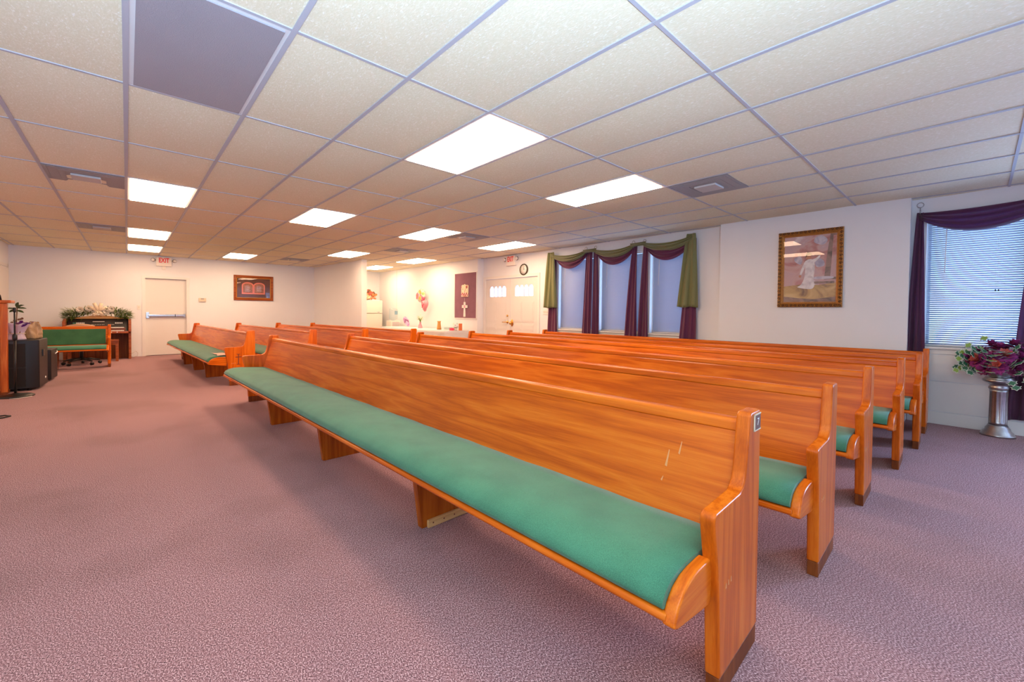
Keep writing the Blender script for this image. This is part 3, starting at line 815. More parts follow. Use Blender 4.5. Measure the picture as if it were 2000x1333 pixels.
mb = MB(); mb.prism([(-.05, -.19), (.035, -.19), (.03, .03), (.035, .05), (.12, .04), (.125, .12), (.04, .115), (.035, .20), (-.04, .20), (-.04, .115), (-.115, .12), (-.12, .04), (-.045, .05), (-.035, .03)], 'y', -.02, 0)
mb.build('cross_body', 'white_plastic', t, .004)
MB().ell((0, -.02, .08), (.024, .01, .042)).build('medallion', 'flower_pink', t)
MB().tube([(-.01, -.012, .20), (.0, -.012, .31)], .0035, 6).build('hanging_cord', 'white_plastic', t)

# ------------------------------------------------------------------ curtains
def curtain(name, label, cat, mat_, y0t, y1t, zt, y0b, y1b, zb, folds, depth, x=XW - .05, ph=0, group=None, hem=0, parent=None, hook=True):
    mb = MB()
    def fn(u, v):
        z = zt + (zb - zt) * v
        ya = y0t + (y0b - y0t) * (v ** .8); yb = y1t + (y1b - y1t) * (v ** .8)
        d = depth * (.35 + .65 * v)
        xx = x - d * (.5 + .5 * sin(2 * pi * folds * u + ph)) - .012 * sin(7 * u + 4 * v + ph)
        yy = ya + (yb - ya) * u + .006 * sin(2 * pi * folds * u * 2 + 3 * v)
        return (xx, yy, z + hem * (u - .5) * v + .008 * sin(9 * u + ph) * v)
    mb.grid(fn, max(24, int(folds * 12)), 30)
    o = mb.build(name, mat_, parent, solid=.002)
    if parent is None: tag(o, label, cat, group)
    return o
def swag(name, label, mat_, ya, za, yb, zb, drop0, drop1, w_end, x, depth, ripples, parent=None, skew=0):
    mb = MB()
    def fn(u, v):
        s_ = 4 * u * (1 - u); s_ = s_ ** .85
        if skew: s_ *= 1 + skew * (u - .5)
        zc = za + (zb - za) * u
        top = zc - drop0 * s_; bot = zc - w_end - (drop1 - w_end) * s_
        z = top + (bot - top) * v
        xx = x - depth * s_ * sin(pi * v) * .7 - .010 * (1 + s_) * sin(2 * pi * ripples * v + 2 * u) - .015 * s_
        return (xx, ya + (yb - ya) * u, z)
    mb.grid(fn, 36, 28)
    return mb.build(name, mat_, parent, solid=.002)
CX = XW - .03
# olive scarf over the three windows: swags and two tails are one cloth
sc = thing('olive_scarf', 'long olive green scarf draped over the three grouped windows', 'curtain', (0, 0, 0))
pts = [(6.07, 2.475), (4.985, 2.44), (4.04, 2.43), (3.08, 2.49)]
pk = [(6.10, 2.46), (5.23, 2.45), (4.98, 2.45), (4.17, 2.455), (3.93, 2.46), (3.10, 2.48)]
for k, ((a, za), (b, zb)) in enumerate(zip(pk[:-1], pk[1:])):
    if k % 2 == 0: swag('swag', '', 'olive_curtain', a + .02, za, b - .02, zb, .07, .20, .06, CX - .075, .05, 2.6, sc, .3)
    else: swag('swag', '', 'olive_curtain', a + .03, za + .01, b - .03, zb + .01, .01, .07, .07, CX - .085, .03, 2, sc)
curtain('tail', '', '', 'olive_curtain', 6.19, 6.03, 2.49, 6.30, 5.94, 1.315, 2.5, .05, CX - .07, 1, parent=sc)
curtain('tail', '', '', 'olive_curtain', 3.16, 3.03, 2.50, 3.30, 2.97, 1.325, 2.5, .05, CX - .07, 2, parent=sc)
# purple swags and panels
wn = ['first window by the double doors', 'middle grouped window', 'grouped window nearest the painting']
for k, (a, b) in enumerate([(6.03, 5.20), (4.97, 4.14), (3.92, 3.10)]):
    o = swag('purple_swag', '', 'purple_curtain', a, 2.42, b, 2.43, .05, .31, .05, CX - .02, .05, 3.2)
    tag(o, 'purple swag across the top of the ' + wn[k], 'curtain', 'purple swags over the windows')
PC = [(6.12, 6.0, 6.27, 5.96, 'purple curtain under the left olive tail beside the double doors'),
      (5.22, 5.08, 5.32, 5.08, 'purple curtain on the right side of the window nearest the doors'),
      (5.03, 4.95, 5.07, 4.89, 'purple curtain on the left side of the middle grouped window'),
      (4.18, 4.09, 4.36, 4.09, 'purple curtain on the right side of the middle grouped window'),
      (3.97, 3.87, 4.08, 3.86, 'purple curtain on the left side of the window nearest the painting'),
      (3.14, 3.04, 3.33, 3.00, 'purple curtain under the right olive tail')]
for a, b, c, d_, lb in PC:
    curtain('purple_curtain', lb, 'curtain', 'purple_curtain', a, b, 2.43, c, d_, .25, 2.6, .045, CX - .015, a * 3, 'purple curtains of the grouped windows')
def hook(y, z, label):
    t = thing('curtain_hook', label, 'curtain hook', (XW, y, z), 0, 'metal curtain hooks')
    MB().tube([(0, 0, -.03), (-.05, 0, -.03), (-.075, 0, -.03)], .005).build('stem', 'pewter', t)
    p = [(-.075, .028 * sin(2 * pi * k / 16), .028 - .028 * cos(2 * pi * k / 16)) for k in range(17)]
    MB().tube(p, .0045, 6).build('ring', 'pewter', t)
    MB().tube([(-.075, 0, 0), (-.075, 0, -.075)], .004, 6).build('shank', 'pewter', t)
hook(.465, 2.455, 'silver ring hook at the upper left of the purple sheer curtain')
for y, lb in ((5.215, 'metal hook at the right top of the window nearest the double doors'), (4.985, 'metal hook at the left top of the middle window'), (4.16, 'metal hook at the right top of the middle window'), (3.94, 'metal hook at the left top of the window nearest the painting')):
    hook(y, 2.455, lb)
# the big right window
curtain('purple_sheer', 'purple sheer curtain hanging left of the blue lit blind', 'curtain', 'purple_sheer', .49, .435, 2.40, .575, .39, .15, 2.2, .05, CX - .01, 0)
curtain('purple_sheer', 'purple sheer curtain at the right edge behind the flowers', 'curtain', 'purple_sheer', -.40, -.52, 2.43, -.22, -.62, .20, 3.5, .03, CX + .008, 1.5, hem=.12)
o = swag('purple_sheer_swag', '', 'purple_sheer', .475, 2.40, -.50, 2.43, .03, .27, .06, CX - .02, .05, 3.5)
tag(o, 'dark purple sheer swag across the top of the blue lit blind', 'curtain')

# ------------------------------------------------------------------ pedestal with flowers
px, py = 6.59, -.163
t = thing('pedestal', 'silver fluted column pedestal under the flowers', 'pedestal', (px, py, 0))
mb = MB(); mb.lathe([(.125, 0), (.125, .018), (.115, .028), (.108, .045), (.092, .060), (.088, .082), (.074, .10), (.070, .115)], n=32); mb.build('base', 'pewter', t)
n = 48; mb = MB(); mb.lathe([(.066, .115), (.066, .14), (.067, .15), (.065, .44), (.066, .455), (.066, .475)], n=n, flute=.14, fr=(.145, .445)); mb.build('fluted_shaft', 'pewter', t)
mb = MB(); mb.lathe([(.066, .475), (.074, .485), (.072, .505), (.066, .515), (.075, .53), (.10, .545), (.118, .56), (.118, .578), (.095, .592), (.10, .60)], n=32); mb.build('capital', 'pewter', t)
t = thing('flower_arrangement', 'wine red silk flowers and ivy in a silver bowl on the pedestal', 'flower arrangement', (px, py, .60))
mb = MB(); mb.lathe([(.06, 0), (.095, .02), (.120, .055), (.124, .068), (.112, .066), (.05, .03)], n=32); mb.build('bowl', 'pewter', t)
def bloom(m1, m2, rr, R):
    mb = MB()
    for ring in range(4):
        k = 9 + ring * 3
        for q in range(k):
            a = 2 * pi * q / k + ring * .4 + rr.uniform(-.1, .1); el = radians(75 - ring * 26)
            d = Vector((cos(a) * cos(el), sin(a) * cos(el), sin(el)))
            mb.cur = 1 if ring == 0 or (ring == 1 and q % 3 == 0) else 0
            mb.leaf(d * R * .15, d, (0, 0, 1), R * rr.uniform(.7, .95), R * .27, .18)
    me = mb.build('flower', [m1, m2], None)
    return me
rr = random.Random(11)
protos = [bloom('petal_wine', 'petal_magenta', rr, .075), bloom('petal_magenta', 'petal_coral', rr, .085), bloom('petal_wine', 'petal_magenta', rr, .07)]
fl = [(-.10, .06, .20), (-.13, -.03, .22), (-.08, -.12, .21), (-.04, .0, .29), (-.12, .14, .16), (-.04, .13, .25), (-.12, -.16, .14), (-.15, .02, .12), (-.13, -.10, .10), (0, -.08, .33), (-.02, -.18, .25), (-.08, .20, .19), (.02, .05, .31), (-.10, -.22, .20), (-.15, .10, .09)]
for k, (x, y, z) in enumerate(fl):
    o = protos[k] if k < 3 else protos[k % 3].copy()
    if k >= 3: COL.objects.link(o)
    o.parent = t; o.location = (x, y, z)
    d = Vector((x - .02, y, z * .7)).normalized(); o.rotation_euler = d.to_track_quat('Z', 'Y').to_euler()
mb = MB()
def ivy(c, d, s_):
    # five lobed leaf with pale rim
    c = Vector(c); d = Vector(d).normalized(); u = Vector((-1, .1, .4)); u = (u - d * u.dot(d)).normalized(); s2 = d.cross(u)
    out = [(0, 0), (.35, .45), (.25, .75), (.55, .5), (.75, .62), (.8, .28), (1.1, 0), (.8, -.28), (.75, -.62), (.55, -.5), (.25, -.75), (.35, -.45)]
    m = mb.cur
    mb.cur = 2; mb.add([c + (d * a + s2 * b) * s_ for a, b in out], [list(range(12))])
    mb.cur = m; mb.add([c + u * .0016 + (d * (.08 + a * .8) + s2 * b * .8) * s_ for a, b in out], [list(range(12))])
for k in range(230):
    a = rr.uniform(0, 2 * pi); r = rr.uniform(.09, .25); z = rr.uniform(.03, .33) * (1 - r) + .03
    if cos(a) * r > .06: continue
    c = (cos(a) * r * .75, sin(a) * r * 1.15, z); mb.cur = 0 if rr.random() < .8 else 1
    ivy(c, (cos(a) - .3, sin(a), rr.uniform(-.5, .3)), rr.uniform(.04, .065))
for c, d_ in [((-.10, .22, .10), (-.2, .6, -.6)), ((-.12, .26, .17), (-.2, 1, .2)), ((-.08, .20, .30), (0, .6, .5)), ((-.03, .10, .37), (0, .4, .8)), ((-.15, -.07, -.01), (-.3, -.3, -.7)), ((-.13, -.15, .02), (-.2, -.6, -.4)), ((-.16, .08, .14), (-.9, .2, .1)), ((-.17, .06, .07), (-.9, .1, -.2)), ((-.11, -.20, .05), (-.3, -.7, -.2)), ((-.14, -.10, -.05), (-.3, -.2, -.9)), ((-.12, .18, .05), (-.4, .7, -.4)), ((-.10, .28, .06), (-.3, .7, -.3)), ((-.06, .24, .23), (-.2, .8, .2))]:
    mb.cur = 1 if rr.random() < .4 else 0; ivy(c, d_, .055)
fo = mb.build('ivy_foliage', ['ivy_green', 'ivy_lime', 'ivy_cream'], t, solid=.0006)

# ------------------------------------------------------------------ alcove: fridge, cooler, tables and what stands on them
t = thing('fridge', 'cream top freezer fridge in the alcove behind the partition', 'fridge', (5.955, 13.72, 0))
MB().box(-.37, .37, -.28, .36, .02, 1.56).build('cabinet', 'fridge_enamel', t, .008)
MB().box(-.36, .36, -.288, -.28, .04, 1.55).build('door_gap', 'fridge_gap', t)
f = MB().box(-.37, .37, -.335, -.287, 1.135, 1.56).build('freezer_door', 'fridge_enamel', t, .012)
MB().box(-.345, -.320, -.365, -.330, 1.14, 1.48).build('handle', 'fridge_gap', f, .004)
MB().box(.20, .27, -.3385, -.334, 1.16, 1.178).build('badge', 'vent_metal', f)
f = MB().box(-.37, .37, -.335, -.287, .09, 1.12).build('fridge_door', 'fridge_enamel', t, .012)
MB().box(-.345, -.320, -.365, -.330, .60, 1.08).build('handle', 'fridge_gap', f, .004)
mb = MB(); mb.smooth = True
def bag(u, v):
    a = 2 * pi * u; r = .16 + .03 * sin(5 * a) + .02 * sin(9 * v + a); zz = v
    return (1.35 * r * cos(a) * (1 - .55 * zz ** 2), .8 * r * sin(a) * (1 - .55 * zz ** 2), .22 * zz + .02 * sin(4 * a))
mb.grid(bag, 28, 8); mb.cur = 0
o = mb.build('orange_bag', 'orange_bag', solid=.003); o.location = (5.83, 13.62, 1.583)
tag(o, 'crumpled orange and white bag lying on top of the fridge', 'bag')
t = thing('flower_wreath', 'orange and brown silk flowers lying on the fridge top', 'flowers', (6.02, 13.56, 1.78))
mb = MB()
for k in range(26):
    a = rr.uniform(0, 2 * pi); q = rr.uniform(0, 1)
    c = Vector((-.13 + .28 * q, rr.uniform(-.08, .05), .07 - .14 * q + rr.uniform(-.05, .06)))
    mb.cur = k % 3
    for p in range(6):
        b = 2 * pi * p / 6; mb.leaf(c, (cos(b), -.4, sin(b)), (0, -1, 0), .045, .018)
mb.build('blossom', ['orange_box', 'petal_coral', 'hair_brown'], t, solid=.001)
MB().tube([(-.14, 0, -.10), (-.05, .02, -.08), (.05, .0, -.12), (.15, 0, -.16)], .03).build('stem_bundle', 'orange_bag', t)

t = thing('water_cooler', 'white water cooler with a blue tinted bottle right of the fridge', 'water cooler', (6.33, 12.62, 0))
MB().box(-.16, .16, -.15, .15, 0, .90).build('cabinet', 'fridge_enamel', t, .01)
MB().box(-.10, .14, -.156, -.15, .66, .87).build('tap_recess', 'cooler_grey', t, .003)
MB().box(-.03, .05, -.18, -.15, .675, .695).build('drip_tray', 'vent_metal', t, .003)
mb = MB(); mb.lathe([(.05, .90), (.05, .915), (.125, .955), (.135, .975), (.135, 1.04), (.128, 1.05), (.135, 1.06), (.135, 1.14), (.128, 1.15), (.135, 1.16), (.135, 1.25), (.12, 1.285), (.07, 1.295)], n=28); b_ = mb.build('water_bottle', 'water_bottle', t)
MB().box(-.02, .085, -.139, -.134, 1.10, 1.22).build('bottle_label', 'bottle_label', b_)

def folding_table(label, y0, y1):
    yc = (y0 + y1) / 2; h = (y1 - y0) / 2
    t = thing('folding_table', label, 'table', (6.13, yc, 0), 0, 'tables along the alcove wall')
    MB().box(-.36, .36, -h, h, .70, .728).build('tabletop', 'white_plastic', t, .004)
    for sx in (-1, 1):
        for sy in (-1, 1):
            MB().tube([(sx * .30, sy * (h - .2), .70), (sx * .32, sy * (h - .15), .35), (sx * .32, sy * (h - .12), 0)], .014).build('leg', 'steel', t)
folding_table('cloth covered folding table end nearest the double doors', 8.80, 10.50)
folding_table('folding table under white cloth nearest the fridge', 10.54, 12.24)
def tablecloth(label, y0, y1, seed):
    rr = random.Random(seed); mb = MB(); x0, x1 = 5.76, 6.50; dz = .30
    per = []
    n = 16
    mb.box(x0 + .003, x1 - .003, y0 + .003, y1 - .003, .730, .734)
    loop = [(x0 + (x1 - x0) * k / n, y0) for k in range(n)] + [(x1, y0 + (y1 - y0) * k / 30) for k in range(30)] + [(x1 - (x1 - x0) * k / n, y1) for k in range(n)] + [(x0, y1 - (y1 - y0) * k / 30) for k in range(30)]
    N = len(loop); cx, cy = (x0 + x1) / 2, (y0 + y1) / 2
    def fn(u, v):
        k = int(round(u * N)) % N; x, y = loop[k]
        o = .003 + v * (.012 + .016 * sin(k * 1.1 + seed) + .010 * sin(k * .47))
        dx = -1 if abs(x - x0) < 1e-6 else 1 if abs(x - x1) < 1e-6 else 0
        dy = -1 if abs(y - y0) < 1e-6 else 1 if abs(y - y1) < 1e-6 else 0
        if dx == 1: o *= .5
        if dy: o *= .35
        return (x + dx * o, y + dy * o, .734 - dz * v)
    mb.grid(fn, N, 6)
    o = mb.build('tablecloth', 'table_cloth', solid=.002)
    tag(o, label, 'tablecloth', 'white cloths on the alcove tables')
tablecloth('white tablecloth hanging over the table by the double doors', 8.78, 10.50, 1)
tablecloth('white tablecloth on the table nearer the fridge', 10.55, 12.26, 4)
TZ = .737
# decorations
t = thing('flip_flop_ornament', 'lilac patterned flip flop ornament leaning on the alcove table', 'ornament', (6.28, 11.60, TZ))
mb = MB()
pts = []
for k in range(24):
    a = 2 * pi * k / 24; pts.append(((.075 + .012 * sin(a)) * cos(a), .16 + .16 * sin(a)))
mb.prism(pts, 'y', -.012, .012); o = mb.build('sole', 'sandal_print', t, .005); o.rotation_euler = (0, radians(-24), radians(-38)); o.location = (.045, 0, .012)
mb = MB(); mb.tube([(-.055, -.014, .13), (-.03, -.035, .20), (0, -.016, .24), (.03, -.035, .20), (.055, -.014, .13)], .009, 6); s_ = mb.build('strap', 'purple_felt', t); s_.rotation_euler = o.rotation_euler; s_.location = o.location
t = thing('flower_vase', 'small pink vase of white flowers under the balloons', 'vase', (6.20, 10.70, TZ))
mb = MB(); mb.lathe([(.055, 0), (.062, .02), (.05, .08), (.028, .12), (.024, .15), (.032, .17)], n=18); mb.build('vase_body', 'pink_glass', t)
mb = MB()
for k in range(9): a = k * .7; mb.tube([(0, 0, .12), (.02 * cos(a), .02 * sin(a), .22), (.07 * cos(a), .09 * sin(a), .30 + .02 * (k % 3))], .004, 5)
for k in range(22):
    a = rr.uniform(0, 2 * pi); mb.leaf((.03 * cos(a), .03 * sin(a), rr.uniform(.2, .27)), (cos(a), sin(a), .3), (0, 0, 1), .085, .024)
mb.build('stem_foliage', 'leaf_bright', t)
mb = MB()
for c in ((-.03, .09, .33), (-.02, -.08, .31), (-.05, .02, .30), (.02, .0, .36), (.03, -.10, .30)):
    for p in range(8):
        b = 2 * pi * p / 8; mb.leaf(c, (-.3, cos(b), sin(b)), (-1, 0, 0), .04, .016)
mb.build('white_blossom', 'petal_white', t, solid=.001)
t = thing('wooden_vase', 'tall tapered orange wooden vase on the white tablecloth', 'vase', (6.14, 9.62, TZ))
mb = MB(); mb.lathe([(.068, 0), (.064, .03), (.048, .14), (.044, .19), (.055, .215), (.066, .222), (.05, .222)], n=6); mb.build('vase_body', 'orange_wood', t)
mb = MB(); mb.lathe([(.067, .003), (.069, .01), (.066, .018)], n=6); mb.build('foot_band', 'walnut', t)
t = thing('gift_box', 'pale teal and white card box on the alcove table', 'box', (6.10, 9.13, TZ), .0)
MB().box(-.06, .06, -.12, .10, 0, .075).build('carton', 'teal_paper', t, .003)
MB().box(-.062, .062, -.122, .102, .0, .022).build('lower_band', 'white_plastic', t)
o = MB().box(-.04, .04, -.045, .045, 0, .06).build('red_packet', 'red_paper', None, .004); o.location = (6.10, 8.96, TZ + .001); tag(o, 'small red packet beside the teal box', 'packet')
t = thing('paper_bouquet', 'small white and pale blue paper flowers near the orange box', 'flowers', (6.20, 8.93, TZ))
mb = MB(); mb.lathe([(.03, 0), (.04, .03), (.035, .06)], n=12); mb.build('pot', 'white_plastic', t)
mb = MB()
for k in range(10):
    a = rr.uniform(0, 2 * pi); c = (.05 * cos(a), .07 * sin(a), rr.uniform(.07, .17)); mb.cur = k % 3
    for p in range(6):
        b = 2 * pi * p / 6; mb.leaf(c, (-.3, cos(b), sin(b)), (-1, 0, 0), .03, .012)
mb.build('paper_flower', ['petal_white', 'lavender_foil', 'teal_paper'], t, solid=.001)
mb = MB(); 
for k in range(10): a = k * .63; mb.leaf((0, 0, .04), (cos(a), sin(a), .9), (0, 0, 1), .08, .01)
mb.build('green_leaf', 'leaf_green', t)
o = MB().box(-.035, .035, -.03, .03, 0, .175).build('orange_carton', 'orange_box', None, .004); o.location = (6.27, 8.83, TZ + .001); tag(o, 'upright orange carton at the end of the alcove table', 'box')
# balloons
t = thing('flower_balloon', 'round clear balloon printed with flowers on the alcove wall', 'balloon', (6.45, 11.08, 1.68))
mb = MB(); mb.ell((0, 0, 0), (.10, .20, .205), 24, 14); mb.build('foil_body', 'balloon_print', t)
mb = MB()
for (y, z, c1, R) in ((.06, .0, 0, .085), (-.07, .09, 1, .075), (-.075, -.07, 2, .07), (.12, -.07, 0, .05)):
    for p in range(10):
        b = 2 * pi * p / 10; x = -.10 * sqrt(max(.05, 1 - (y / .2) ** 2 - (z / .205) ** 2)) - .006
        mb.cur = c1; mb.leaf((x, y, z), (0, cos(b), sin(b)), (-1, 0, 0), R, R * .28, 0)
    mb.cur = 1 if c1 != 1 else 2; mb.ell((x - .006, y, z), (.008, R * .38, R * .38), 10, 6)
mb.build('printed_flower', ['flower_pink', 'flower_orange', 'flower_yellow'], t, solid=.0008)
MB().tube([(0, -.02, -.20), (-.05, -.02, -.5), (-.15, -.2, -.75), (-.24, -.38, -.93)], .002, 5).build('ribbon', 'ribbon_white', t)
t = thing('heart_balloon', 'pink heart shaped foil balloon with red roses below the round one', 'balloon', (6.42, 10.82, 1.40))
mb = MB()
def heart(u, v):
    a = 2 * pi * u; q = 1 - abs(2 * v - 1)
    hy = 16 * sin(a) ** 3 / 17; hz = (13 * cos(a) - 5 * cos(2 * a) - 2 * cos(3 * a) - cos(4 * a)) / 17
    k = sin(pi * v) ** .6
    return (.07 * cos(pi * v), .145 * hy * k, .19 * hz * k)
mb.grid(heart, 40, 12); mb.build('foil_body', 'foil_pink', t)
mb = MB()
for k, (y, z) in enumerate(((.05, .06), (.045, 0), (.035, -.06), (.02, -.11), (-.04, .02), (.0, -.02))):
    mb.ell((-.066 + .02 * (z < -.08), y, z), (.012, .026, .026), 8, 6)
mb.build('printed_rose', 'exit_face', t) if False else mb.build('printed_rose', 'red_paper', t)
MB().tube([(0, 0, -.17), (-.05, -.02, -.33), (-.16, -.08, -.5), (-.21, -.12, -.66)], .002, 5).build('ribbon', 'ribbon_white', t)

# ------------------------------------------------------------------ left side: organ, bench, chair, garland
t = thing('organ', 'wooden electronic organ with white keys against the far wall', 'organ', (-.49, 13.5, 0))
W = .565
for s in (-1, 1):
    mb = MB(); mb.prism([(.22, 0), (.62, 0), (.62, .96), (.24, .96), (.05, .80), (.0, .72), (.0, .655), (.20, .655)] if False else [(.12, 0), (.62, 0), (.62, .965), (.22, .965), (.12, .93), (.0, .90), (-.02, .66), (.12, .62)], 'x', s * W - s * .05, s * W)
    mb.build('side_panel', 'walnut', t, .006)
MB().box(-W + .05, W - .05, .58, .62, .0, .98).build('rear_panel', 'walnut', t)
MB().box(-W + .05, W - .05, .44, .47, .0, .62).build('knee_panel', 'oak_dark', t)
MB().box(-W + .05, W - .05, .0, .45, .62, .66).build('key_bed', 'walnut', t, .004)
MB().box(-W + .05, W - .05, -.03, .0, .625, .675).build('front_rail', 'walnut', t, .006)
mb = MB(); mb.prism([(.22, .66), (.45, .66), (.45, 1.0), (.36, 1.0), (.34, .97), (.30, .85)], 'x', -W + .06, W - .06); c = mb.build('stop_console', 'organ_panel', t, .006)
mb = MB(); n = 12
arc = [(-.40 + .8 * k / n, .975 + .06 * sin(pi * k / n)) for k in range(n + 1)]
mb.prism([(W - .1, .96), (-W + .1, .96)][::-1] + [(x, z) for x, z in arc[::-1]], 'y', .25, .62); mb.build('top_lid', 'orange_wood', t, .006)
def keyboard(y0, z, nm):
    mb = MB()
    for k in range(44):
        x = -.44 + k * .02; mb.cur = 0; mb.box(x + .001, x + .019, y0, y0 + .12, z, z + .018)
        if k % 7 not in (2, 6): mb.cur = 1; mb.box(x + .014, x + .026, y0 + .05, y0 + .12, z + .018, z + .028)
    mb.build(nm, ['key_white', 'organ_panel'], t)
keyboard(.03, .675, 'lower_keyboard'); keyboard(.13, .745, 'upper_keyboard')
MB().box(-.46, .46, .15, .30, .66, .744).build('manual_riser', 'walnut', t)
mb = MB()
for k in range(30):
    x = -.42 + k * .028; mb.cur = 1 if k < 2 else 0
    if 8 < k < 11 or 18 < k < 21: continue
    if k < 7 or k > 24: mb.box(x, x + .02, .275, .30, .84, .875)
    else: mb.box(x, x + .010, .268, .30, .815, .83)
mb.cur = 0; mb.box(-.10, .10, .29, .31, .885, .90)
mb.build('stop_tab', ['key_white', 'tab_green'], t)
mb = MB()
for k in range(4): mb.tube([(.02 + .1 * k, -.032, .65), (.02 + .1 * k, -.04, .65)], .012, 8)
mb.build('piston_button', 'key_white', t)
# garland on the organ
t = thing('garland', 'pine garland with cream magnolias and ribbon on the organ', 'garland', (-.49, 13.80, 1.03))
mb = MB(); rr = random.Random(5)
for k in range(1500):
    u = rr.uniform(-1, 1); c = Vector((.53 * u, rr.uniform(-.12, .06), .07 + .07 * (1 - u * u) * rr.random() + rr.uniform(-.06, .05)))
    if abs(u) > .5: c.z += rr.uniform(-.09, .03) - .02
    d = Vector((u * 1.0 + rr.uniform(-.8, .8), rr.uniform(-1, .3), rr.uniform(-.5, .9)))
    mb.cur = 0 if rr.random() < .75 else 1; mb.leaf(c, d, (0, -.3, 1), rr.uniform(.06, .12) * (1.25 if abs(u) > .5 else .8), .007, .1)
mb.build('pine_sprig', ['pine_green', 'leaf_dark'], t)
for k, (x, z) in enumerate(((-.30, .14), (-.15, .17), (.22, .16), (.13, .09), (-.05, .07))):
    mb = MB()
    for ring in range(2):
        for p in range(7):
            b = 2 * pi * p / 7 + ring * .4; mb.leaf((0, 0, 0), (cos(b) * (.9 - ring * .3), -.5 - ring * .5, sin(b) * (.9 - ring * .3)), (0, -1, 0), .085, .034, -.1)
    o = mb.build('magnolia', 'magnolia', t, solid=.001); o.location = (x, -.10, z)
mb = MB()
for a, s_ in ((-1.0, 1), (-.35, 1.15), (.3, 1.1), (.95, 1), (2.4, .8), (-2.5, .8)):
    def loop(u, v):
        b = 2 * pi * u; r = .095 * s_
        px_, pz_ = r * (1 - cos(b)) * .9, r * .55 * sin(b)
        tw = (v - .5) * .062
        return (px_ * sin(a) + tw * cos(a), -.12 + pz_ * .8, px_ * cos(a) - tw * sin(a))
    mb.grid(loop, 16, 2)
mb.tube([(0, -.12, 0), (.0, -.13, .02)], .022)
def tailr(u, v): return (.02 + .25 * u, -.10 - .02 * v, .02 + .03 * sin(6 * u) + .03 * v - .04 * u)
mb.grid(tailr, 14, 1)
def taill(u, v): return (-.02 - .25 * u, -.10 - .02 * v, .01 + .03 * sin(6 * u + 1) + .03 * v - .03 * u)
mb.grid(taill, 14, 1)
o = mb.build('ribbon_bow', 'cream_ribbon', t, solid=.0015); o.location = (0, 0, .11)
# organ bench
t = thing('organ_bench', 'wooden organ bench with plain slab legs before the organ', 'bench', (-.55, 13.30, 0))
MB().box(-.41, .41, -.15, .13, .455, .49).build('bench_seat', 'walnut', t, .005)
for s in (-1, 1):
    for q in (-.13, .08): MB().box(s * .38 - .025, s * .38 + .025, q, q + .05, 0, .455).build('leg', 'walnut', t, .003)
MB().box(-.36, .36, -.13, -.11, .38, .455).build('apron', 'walnut', t)
# office chair behind the green pew
t = thing('office_chair', 'swivel chair with tan back and black star base behind the green pew', 'chair', (-.72, 12.82, 0))
mb = MB(); mb.smooth = True
def cback(u, v):
    a = (u - .5) * 1.5
    return (.27 * sin(a) * 1.15, -.25 + .05 * (1 - cos(a)) * 2, .52 + .355 * v - .04 * (2 * u - 1) ** 2 * v)
mb.grid(cback, 16, 10); mb.build('backrest', 'tan_vinyl', t, solid=.045)
MB().box(-.24, .24, -.20, .20, .40, .47).build('seat', 'tan_vinyl', t, .03, 4)
MB().box(-.03, .03, -.27, -.19, .38, .62).build('back_support', 'black_metal', t)
MB().tube([(0, 0, .10), (0, 0, .40)], .03, 12).build('gas_column', 'black_metal', t)
for k in range(5):
    a = 2 * pi * k / 5 + .3; c, s_ = cos(a), sin(a)
    f = MB().tube([(0, 0, .13), (.15 * c, .15 * s_, .115), (.29 * c, .29 * s_, .085)], [.026, .022, .016]).build('base_spoke', 'black_metal', t)
    w_ = MB().tube([(.29 * c - .022 * s_, .29 * s_ + .022 * c, .03), (.29 * c + .022 * s_, .29 * s_ - .022 * c, .03)], .03, 14).build('caster', 'black_plastic', f)
mb = MB(); mb.tube([(.085, 13.98, .10), (.12, 14.02, .12), (.16, 14.1, .15), (.20, 14.12, .10), (.19, 14.08, .03), (.12, 14.0, .012), (.10, 13.9, .012)], .006, 6)
o = mb.build('power_cord', 'cooler_grey'); tag(o, 'thin cord looping on the floor right of the organ', 'cord')

# loudspeakers
def speaker(name, label, loc, w, dp, h, chamfer, logo):
    t = thing(name, label, 'loudspeaker', loc, 0)
    pl = [(-w, 0), (w - chamfer, 0), (w, chamfer * .45), (w + .03, dp), (-w, dp)]
    MB().prism(pl, 'z', .03, h).build('cabinet', 'black_plastic', t, .012, 3)
    MB().box(-w + .03, w - chamfer - .02, -.006, .0, .06, h - .05).build('grille', 'black_grille', t, .003)
    for sx in (-1, 1):
        for yy in (.06, dp - .06): MB().lathe([(.022, 0), (.025, .03)], (sx * (w - .10), yy, 0), 10).build('foot', 'black_metal', t)
    return t
sp = speaker('loudspeaker', 'large black loudspeaker on the floor beside the lectern', (-1.17, 9.22, 0), .215, .60, .735, .11, True)
mb = MB(); mb.box(.205, .238, .22, .40, .48, .58); mb.build('side_handle', 'black_metal', sp, .003)
mb = MB(); mb.tube([(.225, .42, .14), (.242, .42, .14)], .016, 12); mb.build('round_badge', 'white_print', sp)
MB().box(-.18, .09, -.009, -.004, .33, .345).build('grille_bar', 'black_metal', sp)
sp2 = speaker('loudspeaker', 'smaller black speaker box behind the large loudspeaker', (-1.12, 10.15, 0), .20, .50, .52, .05, False)
mb = MB(); mb.tube([(.215, .32, .43), (.24, .38, .455), (.222, .47, .475)], .008, 6); mb.build('carry_strap', 'white_print', sp2)
